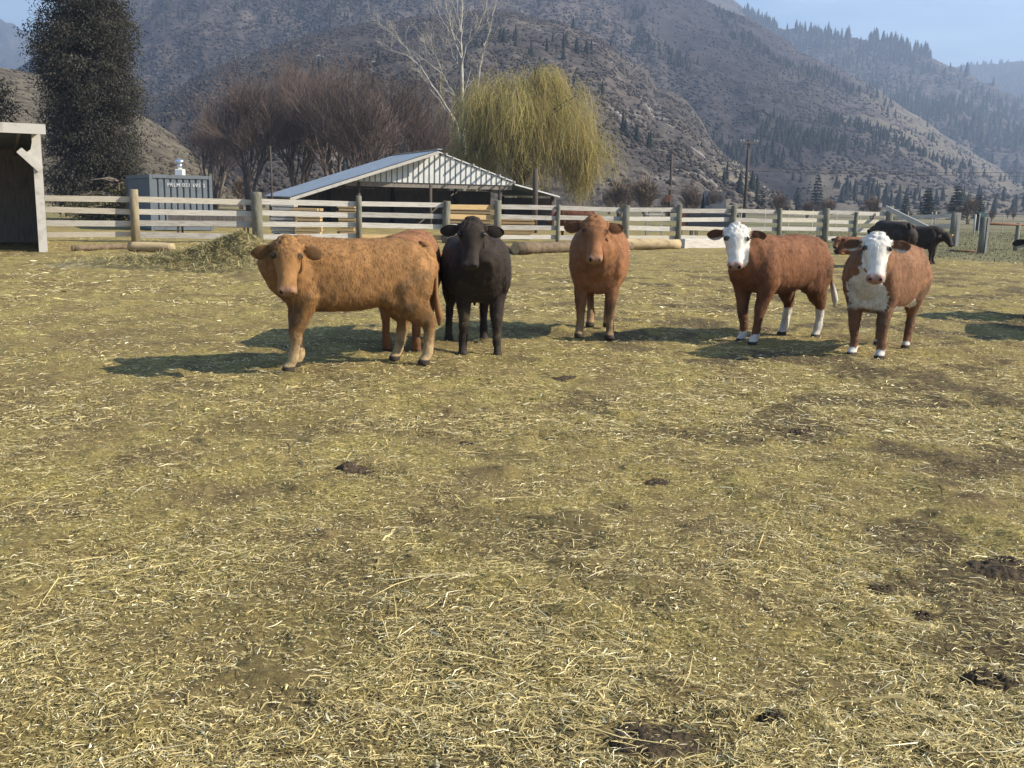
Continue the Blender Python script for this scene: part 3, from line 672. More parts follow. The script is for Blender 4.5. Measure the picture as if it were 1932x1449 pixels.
# gate wing with leaning brace, running to the far corner post
def far_fence():
    O = fpts[-1]; root = empty('gate_wing', O); c1 = ground_at(1803, 43.0)
    a = Vector((.25, .1, 0)); b = c1 - O
    mb = MB(); zt = aty(1803, 401, 43).z; mb.tube([b + Vector((0, 0, -.3)), b + Vector((0, 0, zt))], [.15, .14], 12); mb.build('post', M['post'], root, True)
    mb = MB(); mb.box(b + Vector((.13, -.17, zt * .5)), (.11, .05, zt)); mb.build('face_board', M['board'], root)
    for z, z1 in ((1.10, 1.32), (.66, .86), (.25, .30)):
        mb = MB(); mb.bar(a + Vector((0, 0, z)), b + Vector((-.1, -.0, z1)), .045, .17); mb.build('board', M['board'], root)
    mb = MB(); p0 = aty(1672, 392, O.y - .4) - O; p1 = aty(1762, 436, 39.6) - O; mb.bar(p0, p1, .05, .20); mb.build('brace_board', M['trimwood'], root)
    mb = MB(); mb.box(aty(1661, 387, O.y - .25) - O, (.12, .12, .20)); mb.build('block', M['board'], root)
    tag(root, 'board gate wing with a leaning brace board at the right end of the corral', 'gate')
    # separate rail fence at the right edge
    P = ground_at(1859, 36.5); root = empty('rail_fence', P)
    for px, Y, pyt, r in ((1859, 36.5, 409, .13), (1924, 40.0, 421, .09), (1990, 41.0, 421, .09)):
        c = ground_at(px, Y) - P; zt = aty(px, pyt, Y).z; mb = MB(); mb.tube([c + Vector((0, 0, -.3)), c + Vector((0.02, 0, zt))], [r, r * .92], 12); mb.build('post', M['post'], root, True)
    mb = MB(); mb.box(Vector((.12, -.10, .66)), (.07, .05, 1.3)); mb.build('face_board', M['board'], root)
    mb = MB(); mb.tube([Vector((0, 0, 1.10)), ground_at(1924, 40) - P + Vector((0, 0, 1.02)), ground_at(1990, 41) - P + Vector((0, 0, 1.0))], [.05, .045, .045], 8); mb.build('rail', M['rust'], root, True)
    tag(root, 'low single rail fence with a stout post at the right edge of the pen', 'fence')
    mb = MB(); q0 = ground_at(1800, 37.2); q1 = ground_at(1852, 36.9); mb.tube([Vector((0, 0, .05)), q1 - q0 + Vector((0, 0, .05))], [.035, .035], 8); o = mb.build('cylinder', M['rust'], None, True); o.location = q0; tag(o, 'dark pipe lying on the ground left of the stout right post', 'cylinder')  # thin dark tube drawn along a dark line on the ground
    k = 0
    for px, Y, pyt, lb in ((1842, 62, 405, 'slim white fence post left of the green hut'), (1697, 75, 405, 'thin white fence post in the pasture behind the gate wing'), (1767, 70, 400, 'thin white fence post right of the leaning brace')):
        c = ground_at(px, Y); zt = aty(px, pyt, Y).z; mb = MB(); mb.tube([(0, 0, -.2), (0, 0, zt), (0, 0, zt + .03)], [.06, .055, .02], 8); o = mb.build('fence_post', M['board'], None, True); o.location = c; tag(o, lb, 'post', 'slim posts in the pasture')
far_fence()
# distant wire mesh fence along the pasture
root = empty('wire_fence', ground_at(1560, 66)); Of = ground_at(1560, 66)
prev = None
for k in range(16):
    c = ground_at(1400 + 45 * k, 66 + .2 * k) - Of; mb = MB(); mb.tube([c + Vector((0, 0, -.2)), c + Vector((0, 0, 1.35))], [.035, .03], 6); mb.build('post', M['trimwood'], root)
    if prev is not None:
        mb = MB()
        for z in (.25, .55, .85, 1.15, 1.3): mb.tube([prev + Vector((0, 0, z)), c + Vector((0, 0, z))], [.008, .008], 4)
        mb.build('wire', M['wire'], root)
    prev = c
tag(root, 'thin wire fence crossing the pasture behind the right board fence', 'fence')
# ------------------------------------------------------------ open shed at the left edge
def shed():
    base = gp(83, 476); Y0 = base.y; x1 = base.x + .12; D = 5.0; Wd = 9.0; zt = aty(85, 236, Y0).z
    root = empty('open_shed', (x1, Y0, 0), R(28)); RZ = Matrix.Rotation(R(-28), 3, 'Z'); tag(root, 'dark open fronted pole shed with pale trim cut off by the left edge', 'shed')
    mb = MB(); mb.box((-Wd / 2, D + .03, zt * .45), (Wd, .06, zt * .9)); mb.build('back_wall', M['greywood'], root)
    mb = MB(); mb.box((-.03, D / 2 + .12, zt * .46), (.06, D - .2, zt * .92)); mb.box((-Wd, D / 2, zt * .46), (.06, D, zt * .92)); mb.build('side_wall', M['greywood'], root)
    mb = MB(); mb.bar((-Wd / 2 - .0, -.35, zt - .06), (-Wd / 2, D + .3, zt - .45), Wd + .12, .05); rf = mb.build('roof', M['roof'], root)
    mb = MB(); mb.box((-Wd / 2 + .02, -.38, zt - .12), (Wd + .14, .05, .24)); mb.build('fascia', M['trimwood'], rf)
    for x in (-.12, -3.3, -6.5):
        mb = MB(); mb.box((x, .02, zt / 2 - .15), (.20, .18, zt - .15)); mb.build('post', M['trimwood'], root)
    for k in range(5):
        mb = MB(); mb.bar((-.5 - k * 1.9, -.3, zt - .2), (-.5 - k * 1.9, D, zt - .56), .06, .16); mb.build('rafter', M['greywood'], rf)
    b0_ = Vector((-.52, -.10, zt - .62)); b1_ = Vector((-.06, -.10, zt - 1.06))
    mb = MB(); mb.bar(b0_, b1_ + Vector((0, 0, -.02)), .05, .17, Vector((0, -1, 0)).cross((b1_ - b0_).normalized())); mb.build('brace', M['trimwood'], root)
    me = MB(); p = [Vector((-.22, -.075, zt - .42)), Vector((-.04, -.075, zt - .30)), Vector((-.04, -.075, zt - 1.0)), Vector((-.36, -.075, zt - .68)), Vector((-.26, -.075, zt - .60))]; n = len(p)
    me.raw(p + [q + Vector((0, .03, 0)) for q in p], [tuple(range(n)), tuple(range(2 * n - 1, n - 1, -1))] + [(i, (i + 1) % n, n + (i + 1) % n, n + i) for i in range(n)]); me.build('gusset', M['trimwood'], root)
shed()

# ------------------------------------------------------------ shipping container with roof vent
A_ = ground_at(283, 40.0); Cc = ground_at(239, 45.4); Lv = Cc - A_; Lc = Lv.length; ang = math.atan2(Lv.y, Lv.x) - math.pi / 2
Bc = Vector((-12.60, 41.1, 0)); wv = Bc - A_; cw = 2.44; ch = aty(300, 329, 40).z
root = empty('shipping_container', A_, ang); tag(root, 'faded blue corrugated shipping container with white lettering behind the left fence', 'container')
# local: x = across the end (0..cw), y = along the length (0..Lc)
mb = MB(); mb.box((cw / 2, Lc / 2 + .06, ch - .03), (cw - .02, Lc - .1, .04)); mb.build('roof', M['container'], root)
def corr(p0, p1, nrm, z0, z1, n, dep=.05):
    p0 = Vector(p0); p1 = Vector(p1); nrm = Vector(nrm); pr = []; L = p1 - p0
    for k in range(n):
        for t, d in ((0, 0), (.62, 0), (.72, -dep), (.90, -dep)): pr.append(p0 + L * ((k + t) / n) + nrm * d)
    pr.append(p1); vs = [q + Vector((0, 0, z0)) for q in pr] + [q + Vector((0, 0, z1)) for q in pr]; m_ = len(pr)
    mb = MB(); mb.raw(vs, [(i, i + 1, m_ + i + 1, m_ + i) for i in range(m_ - 1)]); return mb
corr((.1, 0.03, 0), (cw - .1, .03, 0), (0, -1, 0), .18, ch - .12, 9).build('end_wall', M['container'], root)
corr((.03, Lc, 0), (.03, .1, 0), (-1, 0, 0), .18, ch - .12, 20).build('side_wall', M['container'], root)
corr((cw - .03, .1, 0), (cw - .03, Lc, 0), (1, 0, 0), .18, ch - .12, 20).build('side_wall', M['container'], root)
corr((cw - .1, Lc - .03, 0), (.1, Lc - .03, 0), (0, 1, 0), .18, ch - .12, 9).build('end_wall', M['container'], root)
mb = MB()
for x in (.05, cw - .05):
    for y in (.05, Lc - .05): mb.box((x, y, ch / 2), (.12, .12, ch))
for z in (.10, ch - .07):
    for y in (.04, Lc - .04): mb.box((cw / 2, y, z), (cw - .24, .09, .14))
    for x in (.04, cw - .04): mb.box((x, Lc / 2, z), (.09, Lc - .24, .14))
mb.build('frame', M['container'], root)
fc = bpy.data.curves.new('lettering', 'FONT'); fc.body = 'PRLM 051 695 2'; fc.size = .20; fc.extrude = .004; fc.align_x = 'CENTER'; fc.space_character = 1.12; fc.offset = .004
to = bpy.data.objects.new('lettering', fc); C.objects.link(to)
dg = bpy.context.evaluated_depsgraph_get(); tm = bpy.data.meshes.new_from_object(to.evaluated_get(dg)); bpy.data.objects.remove(to)
tt = link('lettering', tm, M['lettering'], next(c for c in root.children if c.name.startswith('end_wall'))); tt.rotation_euler = (R(90), 0, 0); tt.location = (1.42, .02, ch - .46)
vp = aty(329, 326, 41.2)
root = empty('roof_vent', (vp.x, 41.9, ch)); tag(root, 'shiny metal vent standing on a pale block on top of the container', 'vent')
mb = MB(); mb.box((0, 0, .13), (.34, .34, .26)); mb.build('base_block', M['whitep'], root, bevel=.02)
mb = MB(); mb.tube([(0, 0, .26), (0, 0, .50)], [.10, .10], 14); mb.build('cylinder', M['shiny'], root, True)
mb = MB(); mb.tube([(0, 0, .50), (0, 0, .53), (0, 0, .60), (0, 0, .66), (0, 0, .68)], [.12, .19, .20, .12, .02], 16); mb.build('cap', M['shiny'], root, True)

# ------------------------------------------------------------ barn
def barn():
    Ap = aty(830, 283, 50.0); za = Ap.z; root = empty('barn', (Ap.x, 50.0, 0)); L = 8.4
    ang = math.atan2(7.8, -3.2) - math.pi / 2; root.rotation_euler = (0, 0, ang)      # local y = along the ridge, x = across
    sl = (za - 1.45) / 7.4; wL = 7.4; wR = 4.25
    tag(root, 'open sided barn with grey metal roof and white ribbed gable behind the fence', 'barn')
    def corrroof(x0, z0, x1, z1, y0, y1, n=40, d=.025):
        mb = MB(); a, b_ = [], []
        for k in range(n + 1):
            y = y0 + (y1 - y0) * k / n; dz = d if k % 2 else 0
            a.append((x0, y, z0 + dz)); b_.append((x1, y, z1 + dz))
        m_ = n + 1; vs = a + b_ + [(x, y, z - .05) for x, y, z in a] + [(x, y, z - .05) for x, y, z in b_]
        fs = [(i, i + 1, m_ + i + 1, m_ + i) for i in range(n)] + [(2 * m_ + i, 3 * m_ + i, 3 * m_ + i + 1, 2 * m_ + i + 1) for i in range(n)]
        fs += [(i, 2 * m_ + i, 2 * m_ + i + 1, i + 1) for i in range(n)] + [(m_ + i, m_ + i + 1, 3 * m_ + i + 1, 3 * m_ + i) for i in range(n)]
        mb.raw(vs, fs); return mb
    rf = corrroof(-.02, za, -wL, za - sl * wL, 0, L, 70).build('roof', M['roof'], root)
    corrroof(.02, za - .004, wR, za - sl * wR, .78, L, 60).build('roof', M['roof'], root)
    corrroof(wR + .02, za - sl * wR - .12, 6.9, za - sl * wR - .12 - .22 * 2.65, .6, L, 60).build('roof', M['roof'], root)
    mb = MB(); mb.bar((0, -.02, za + .045), (0, L, za + .045), .26, .03); mb.build('ridge_cap', M['shiny'], rf)
    mb = MB(); mb.bar((-.05, .02, za - .12), (-wL, .02, za - sl * wL - .12), .05, .15, Vector((0, 0, 1))); mb.build('fascia', M['trimwood'], root)
    # gable siding with ribs (inset from the overhang)
    yg = .8; zb = 2.28; xl = -(za - zb) / sl + .1; xr = wR
    ztop = lambda x: za - sl * abs(x) - .07
    mb = MB(); n = 30; up_, lo_ = [], []
    xs = sorted(set([xl + (xr - xl) * k / n for k in range(n + 1)] + [0.0]))
    for x in xs: up_.append((x, yg, max(ztop(x), zb + .01))); lo_.append((x, yg, zb))
    m_ = len(xs); vs = up_ + lo_ + [(x, y + .03, z) for x, y, z in up_] + [(x, y + .03, z) for x, y, z in lo_]
    fs = [(i, i + 1, m_ + i + 1, m_ + i) for i in range(m_ - 1)] + [(2 * m_ + i, 3 * m_ + i, 3 * m_ + i + 1, 2 * m_ + i + 1) for i in range(m_ - 1)] + [(m_ + i, m_ + i + 1, 3 * m_ + i + 1, 3 * m_ + i) for i in range(m_ - 1)]
    mb.raw(vs, fs); gs = mb.build('gable_siding', M['siding'], root)
    x = xl + .3
    while x < xr - .1:
        h = ztop(x) - zb
        if h > .05: mb = MB(); mb.box((x, yg - .012, zb + h / 2), (.045, .02, h - .01)); mb.build('rib', M['batten'], gs)
        x += .28
    # purlin ends sticking out of the right slope, they shade the gable
    for k in range(9):
        x = .35 + k * .48; z = ztop(x) + .0
        mb = MB(); mb.bar((x, yg - .008, z), (x, yg - (.85 if k % 3 == 0 else .5), z), .06, .10); mb.build('purlin_end', M['trimwood'], root)
    mb = MB(); mb.bar((.1, yg - .05, za - sl * .1 + .0), (wR, yg - .05, za - sl * wR), .03, .05); mb.bar((wR + .05, .58, za - sl * wR - .16), (6.9, .58, za - sl * wR - .16 - .22 * 2.65), .03, .06); mb.build('verge_trim', M['siding'], root)
    mb = MB(); mb.bar((xl + .2, yg + .1, zb - .12), (xr, yg + .1, zb - .12), .10, .24); mb.build('header_beam', M['greywood'], root)
    for x in (-wL + .6, -3.9, -.2, 3.6, 6.6):
        for y in (yg + .1, L - .3):
            zt = min(ztop(x) if x < wR else za - sl * wR - .2 - .22 * (x - wR), zb) - .02
            mb = MB(); mb.tube([(x, y, -.2), (x, y, zt)], [.10, .09], 8); mb.build('post', M['pole'], root, True)
    mb = MB(); mb.box((.25, L - .05, .99), (11.3, .06, 1.98)); mb.box((-6.3, L - .05, .70), (1.7, .06, 1.4)); mb.box((0, L - .05, 2.34), (6.6, .06, .70)); mb.build('back_wall', M['greywood'], root)
    mb = MB(); mb.box((6.75, L / 2 + .4, .85), (.06, L - .9, 1.6)); mb.build('side_wall', M['greywood'], root)
    mb = MB()
    for k in range(6):
        y = 1 + k * 1.4; mb.bar((-.1, y, za - .2), (-wL + .1, y, za - sl * wL - .13), .06, .16); mb.bar((.1, y + .03, za - .2), (wR, y + .03, za - sl * wR - .14), .06, .16)
    mb.build('rafters', M['greywood'], rf)
barn()

# ------------------------------------------------------------ poles and wires
def pole(label, px, pyt, Y, r, arm=None, extra=None):
    c = ground_at(px, Y); zt = aty(px, pyt, Y).z; root = empty('utility_pole', c)
    mb = MB(); mb.tube([(0, 0, -.3), (.02, 0, zt * .5), (0, 0, zt)], [r, r * .85, r * .7], 10); mb.build('shaft', M['pole'], root, True)
    if arm:
        mb = MB(); mb.box((0, -.12, zt - .3), (arm, .10, .12)); ca = mb.build('crossarm', M['greywood'], root)
        for x in (-.46, -.3, .3, .46):
            mb = MB(); mb.tube([(x * arm, -.12, zt - .24), (x * arm, -.12, zt - .16), (x * arm, -.12, zt - .06), (x * arm, -.12, zt - .03)], [.03, .07, .07, .03], 8); mb.build('insulator', M['ceramic'], ca, True)
        mb = MB(); mb.bar((0, -.1, zt - .95), (-arm * .3, -.12, zt - .36), .03, .05); mb.bar((0, -.1, zt - .95), (arm * .3, -.12, zt - .36), .03, .05); mb.build('arm_brace', M['greywood'], root)
    if extra:
        mb = MB(); mb.box((-.2, -.2, 1.9), (.45, .3, .6)); mb.build('meter_box', M['rust'], root, bevel=.02)
        mb = MB(); mb.box((-.12, -.2, 2.75), (.25, .2, .3)); mb.build('upper_box', M['greywood'], root, bevel=.02)
    tag(root, label, 'utility pole'); return c, zt
c1, z1 = pole('tall dark utility pole with a pale crossarm right of centre', 1405, 263, 95, .17, 1.7)
c2, z2 = pole('dark utility pole with two boxes near its foot right of the willow', 1263, 290, 84, .14, None, True)
pole('short thick dark pole standing in front of the willow', 1009, 318, 47.5, .16)
pole('thin leaning dark pole in front of the left barn roof edge', 512, 275, 46, .05)
def wire(label, pts, r=.016, sag=.3):
    out = []; O = Vector(pts[0])
    for a, b in zip(pts[:-1], pts[1:]):
        for k in range(16):
            t = k / 16; p = Vector(a).lerp(Vector(b), t); p.z -= sag * 4 * t * (1 - t); out.append(p - O)
    out.append(Vector(pts[-1]) - O); mb = MB(); mb.tube(out, [r] * len(out), 5); o = mb.build('power_line', M['wire'], None, True); o.location = O; tag(o, label, 'wire')
fr = aty(2500, 345, 118)
wire('upper black overhead wire crossing in front of the right hills', [aty(1263, 308, 84), aty(1405, 317, 95), fr + Vector((0, 0, 1.7))], .022, .5)
wire('lower black overhead wire crossing in front of the right hills', [aty(1405, 322, 95), fr + Vector((0, 0, 1.2))], .022, .5)
c3 = Vector((fr.x, fr.y, 0)); root = empty('utility_pole', c3); mb = MB(); mb.tube([(0, 0, -.3), (0, 0, fr.z + 3)], [.16, .12], 10); mb.build('shaft', M['pole'], root, True); tag(root, 'utility pole beyond the right edge carrying the overhead wires', 'utility pole')

# ------------------------------------------------------------ small far buildings
def hut(name, label, px0, px1, pyt, Y, D, mw, mr_, gable=.25):
    a = ground_at(px0, Y); b = ground_at(px1, Y); w = (b - a).length; zt = aty((px0 + px1) / 2, pyt, Y).z
    root = empty(name, (a + b) / 2); ze = zt * (1 - gable)
    mb = MB(); mb.box((0, D / 2, ze / 2), (w * .94, D, ze)); mb.build('wall', mw, root)
    mb = MB(); mb.bar((0, -.15, ze - .04), (0, D / 2 + .02, zt), w, .06); mb.bar((0, D + .15, ze - .04), (0, D / 2 - .02, zt - .005), w, .06); mb.build('roof', mr_, root)
    mb = MB(); mb.box((w * .1, -.03, ze * .42), (w * .2, .05, ze * .8)); mb.build('door', M['greywood'], root)
    tag(root, label, 'hut'); return root
hut('dark_hut', 'dark steep roofed hut beyond the fence left of the utility pole', 1331, 1372, 361, 92, 2.5, M['darkroof'], M['darkroof'], .75)
hut('green_hut', 'small dark green hut at the far side of the pasture', 1850, 1866, 402, 75, .8, M['greenp'], M['greenp'], .2)
# ------------------------------------------------------------ yard clutter seen through the fence boards
def stack(label, px, Y, w, rows, per, m, rz=0.0, h=.09, z0=0.0):
    root = empty('lumber_stack', ground_at(px, Y), rz); rdd = random.Random(int(px))
    for r_ in range(rows):
        for k in range(per):
            mb = MB(); mb.box((rdd.uniform(-.08, .08), k * .22, z0 + .16 + r_ * (h + .035)), (w * rdd.uniform(.92, 1), .19, h)); mb.build('plank', m, root)
    for x in (-.35, .35):
        mb = MB(); mb.box((x * w, per * .11 - .11, .05), (.12, per * .22, .1)); mb.build('bearer', M['greywood'], root)
    tag(root, label, 'lumber stack', 'lumber stacks behind the fence')
stack('stack of fresh yellow planks under the left barn roof edge', 578, 37.0, 1.0, 8, 3, M['fresh'])
stack('stack of white painted planks just right of the thick fence post', 534, 37.5, .9, 9, 3, M['board'])
stack('short pile of fresh planks left of the hidden brown steer', 655, 38.5, .7, 9, 3, M['fresh'])
stack('wide stack of yellow planks behind the black steer', 890, 39.0, 2.2, 9, 3, M['fresh'])
stack('stack of tan planks right of the black steer', 975, 39.5, 1.4, 6, 3, M['fresh'])
def bench(label, px, Y):
    root = empty('work_bench', ground_at(px, Y))
    mb = MB(); mb.box((0, 0, 1.05), (.75, .35, .06)); mb.build('top', M['board'], root, bevel=.01)
    mb = MB(); mb.box((0, 0, .35), (.7, .3, .05)); mb.build('shelf', M['board'], root)
    for x in (-.33, .33):
        for y in (-.14, .14): mb = MB(); mb.box((x, y, .6), (.04, .04, 1.2)); mb.build('leg', M['board'], root)
    tag(root, label, 'bench')
bench('pale wooden rack seen through the fence right of the facing brown steer', 1236, 43)
def trough(label, px, Y, w, m, h=.6):
    root = empty('feed_trough', ground_at(px, Y)); mb = MB()
    mb.box((0, -.3, h * .65), (w, .04, h * .5)); mb.box((0, .3, h * .65), (w, .04, h * .5)); mb.box((-w / 2, 0, h * .65), (.04, .56, h * .5)); mb.box((w / 2, 0, h * .65), (.04, .56, h * .5)); mb.box((0, 0, h * .42), (w - .04, .56, .03)); mb.build('basin', m, root)
    for x in (-.4, .4):
        for y in (-.24, .24): mb = MB(); mb.box((x * w, y, h * .2), (.06, .06, h * .4)); mb.build('leg', M['greywood'], root)
    tag(root, label, 'trough', 'feed troughs behind the fence')
trough('grey feed trough seen through the fence left of the white faced steer', 1345, 44, 2.2, M['darkroof'], 1.25)
trough('rusty feed trough seen through the fence between the two steers on the right', 1302, 46, .9, M['rust'], 1.3)
trough('long grey trough behind the fence boards below the container', 400, 36, 3.0, M['greywood'], .9)
# ------------------------------------------------------------ cattle
def nrm(v):
    v = np.asarray(v, float); return v / (np.linalg.norm(v) + 1e-12)
def loft(acc, pts, rw, rh, n=18, up=(0, 0, 1), ex=2.0, roll=None, cap=True):
    """closed tube with elliptical rings; rw = half width, rh = half height (or (top,bottom))"""
    V, Fc = acc; b = len(V); pts = [np.asarray(p, float) for p in pts]; m = len(pts); U = np.asarray(up, float)
    for i, p in enumerate(pts):
        t = nrm(pts[min(i + 1, m - 1)] - pts[max(i - 1, 0)]); s = np.cross(t, U); s = nrm(s); u = np.cross(s, t)
        h = rh[i]; ht, hb = h if isinstance(h, tuple) else (h, h)
        for k in range(n):
            a = 2 * math.pi * k / n; c, q = math.cos(a), math.sin(a)
            c = math.copysign(abs(c) ** (2 / ex), c); q = math.copysign(abs(q) ** (2 / ex), q)
            V.append(tuple(p + s * c * rw[i] + u * q * (ht if q > 0 else hb)))
    for i in range(m - 1):
        for k in range(n): Fc.append((b + i * n + k, b + i * n + (k + 1) % n, b + (i + 1) * n + (k + 1) % n, b + (i + 1) * n + k))
    if cap:
        for i, rev in ((0, True), (m - 1, False)):
            c = len(V); V.append(tuple(pts[i]))
            for k in range(n):
                f = (b + i * n + k, b + i * n + (k + 1) % n, c); Fc.append(f[::-1] if rev else f)
def blob(acc, c, r, n=10, ax=None):
    V, Fc = acc; b = len(V); c = np.asarray(c, float); A = np.eye(3) if ax is None else np.array(ax).T
    for i in range(n + 1):
        ph = math.pi * i / n
        for k in range(2 * n):
            a = math.pi * k / n; V.append(tuple(c + A @ (np.array([math.sin(ph) * math.cos(a), math.sin(ph) * math.sin(a), math.cos(ph)]) * r)))
    for i in range(n):
        for k in range(2 * n): Fc.append((b + i * 2 * n + k, b + (i + 1) * 2 * n + k, b + (i + 1) * 2 * n + (k + 1) % (2 * n), b + i * 2 * n + (k + 1) % (2 * n)))

def remeshed(acc, voxel, smooth):
    V, Fc = acc; me = bpy.data.meshes.new('tmp'); me.from_pydata(V, [], Fc); me.update()
    bm = bmesh.new(); bm.from_mesh(me); bmesh.ops.remove_doubles(bm, verts=bm.verts, dist=1e-5); bmesh.ops.recalc_face_normals(bm, faces=bm.faces); bm.to_mesh(me); bm.free()
    o = bpy.data.objects.new('tmp', me); C.objects.link(o)
    md = o.modifiers.new('r', 'REMESH'); md.mode = 'VOXEL'; md.voxel_size = voxel; md.adaptivity = 0
    ms = o.modifiers.new('s', 'SMOOTH'); ms.factor = .5; ms.iterations = smooth
    dg = bpy.context.evaluated_depsgraph_get(); e = o.evaluated_get(dg); out = bpy.data.meshes.new_from_object(e)
    n = len(out.vertices); Vn = np.empty(n * 3, np.float32); out.vertices.foreach_get('co', Vn); Nn = np.empty(n * 3, np.float32); out.vertices.foreach_get('normal', Nn)
    Q = [tuple(p.vertices) for p in out.polygons]
    bpy.data.objects.remove(o); bpy.data.meshes.remove(me); bpy.data.meshes.remove(out)
    return Vn.reshape(-1, 3).astype(float), Nn.reshape(-1, 3).astype(float), Q

COATS = {'red': (.240, .108, .046), 'orange': (.265, .136, .050), 'hereford': (.185, .078, .034), 'hereford2': (.215, .105, .053), 'black': (.026, .018, .013), 'darkred': (.12, .045, .022)}
def cow(label, loc, yaw, scale=1.0, coat='red', feet=None, neck=(0, .12, 1.20), head_yaw=0.0, head_pitch=62, face='solid', socks=0, voxel=.0125, tail_side=.06, fur=9000,
        lying=False, tags=(), seed=0, hs=1.12, head=True, fat=1.0, belly_white=False, chest_white=False, group='cattle standing in the corral', sock_front=.10, sock_rear=.10, pale_legs=0, longer=0.0, ear_drop=.12, ear_fwd=.0, cat='cow', poll=None, lift=0.0):
    """local axes: +X forward, +Y the animal's left, Z up; withers at 1.2"""
    rdn = np.random.default_rng(seed + 50)
    acc = ([], []); dz = -.46 if lying else 0.0
    X = lambda x: x * (1 + longer)
    rings = [(-.775, 1.03, .05, .06), (-.75, 1.00, .13, .13), (-.70, .965, .20, (.21, .22)), (-.60, .93, .250, (.255, .30)), (-.45, .90, .272, (.295, .36)), (-.25, .88, .292, (.305, .39)), (-.02, .87, .305, (.310, .41)), (.18, .87, .300, (.310, .41)),
             (.34, .88, .275, (.32, .41)), (.48, .90, .245, (.31, .40)), (.60, .91, .20, (.27, .36)), (.69, .88, .145, (.22, .29)), (.75, .85, .075, (.13, .17))]
    rings = [(x, z, w, (h[0], h[1] - lift * min(1, h[1] / .35)) if isinstance(h, tuple) else h) for x, z, w, h in rings]
    loft(acc, [(X(x), 0, z + dz) for x, z, w, h in rings], [w * fat for x, z, w, h in rings], [h for x, z, w, h in rings], 28, ex=2.65)
    # hips, shoulder points, brisket, pin bones
    for s in (1, -1):
        blob(acc, (X(-.43), s * .195 * fat, 1.055 + dz), (.13, .055, .095)); blob(acc, (X(-.70), s * .11, 1.06 + dz), (.07, .05, .06)); blob(acc, (X(-.56), s * .185 * fat, .80 + dz), (.17, .13, .24))
        blob(acc, (X(.46), s * .19 * fat, .84 + dz), (.15, .09, .24)); blob(acc, (X(-.36), s * .17, .66 + dz), (.15, .09, .13))
    blob(acc, (X(.40), 0, 1.13 + dz), (.20, .08, .075))
    HL = .82                                               # head length factor
    P = np.array(poll if poll is not None else (X(.86) + neck[0], neck[1], neck[2] + .12)); P = P + np.array([0, 0, dz * .7 if lying else 0])
    hy, hp = R(head_yaw), R(head_pitch)
    hd = np.array([math.cos(hy), math.sin(hy), 0]); a = hd * math.cos(hp) - np.array([0, 0, 1]) * math.sin(hp); u = hd * math.sin(hp) + np.array([0, 0, 1]) * math.cos(hp); s_ = np.cross(u, a)
    # s_ points to the animal's left
    T = lambda t, s, w: P + (a * t * HL + s_ * s + u * w) * hs
    if head:
        nb = np.array([X(.42), 0, .95 + dz]); ne = T(.05, 0, -.10); mid = (nb * .45 + ne * .55) + np.array([.02, 0, -.03 if not lying else .0])
        q1 = nb * .75 + ne * .25
        loft(acc, [nb - (.12, 0, 0), nb, q1 + (0, 0, -.0), mid, ne], [.17, .185, .165, .135, .105], [(.23, .30), (.23, .32), (.185, .28), (.145, .22), (.10, .15)], 20)
        hr = [(-.045, -.05, .05, .04), (-.02, -.045, .085, .065), (.04, -.045, .104, .093), (.10, -.045, .110, .112), (.16, -.05, .104, .118), (.22, -.05, .086, .110), (.28, -.045, .072, .094), (.34, -.04, .066, .078), (.40, -.035, .071, .066), (.445, -.035, .075, .062), (.475, -.035, .066, .052), (.492, -.035, .035, .028)]
        loft(acc, [T(t, 0, w) for t, w, hw, hh in hr], [hw * hs for t, w, hw, hh in hr], [hh * hs for t, w, hw, hh in hr], 24, up=u, ex=2.3)
        for s in (1, -1):
            blob(acc, T(.135, s * .088, .012), np.array((.038, .030, .030)) * hs, 8, (a, s_, u)); blob(acc, T(.15, s * .065, -.10), np.array((.09, .035, .06)) * hs, 8, (a, s_, u))
            blob(acc, T(.455, s * .038, .006), np.array((.030, .028, .022)) * hs, 8, (a, s_, u))
            loft(acc, [T(.02, s * .07, -.04), T(.03, s * .135, -.045)], [.03 * hs, .022 * hs], [.03 * hs, .022 * hs], 10, up=a)
        blob(acc, T(-.03, 0, -.03), np.array((.05, .07, .05)) * hs, 8, (a, s_, u)); blob(acc, T(.43, 0, -.085), np.array((.045, .045, .028)) * hs, 8, (a, s_, u))
    # legs
    F0 = feet or [(.46, .15), (.46, -.15), (-.60, .15), (-.60, -.15)]
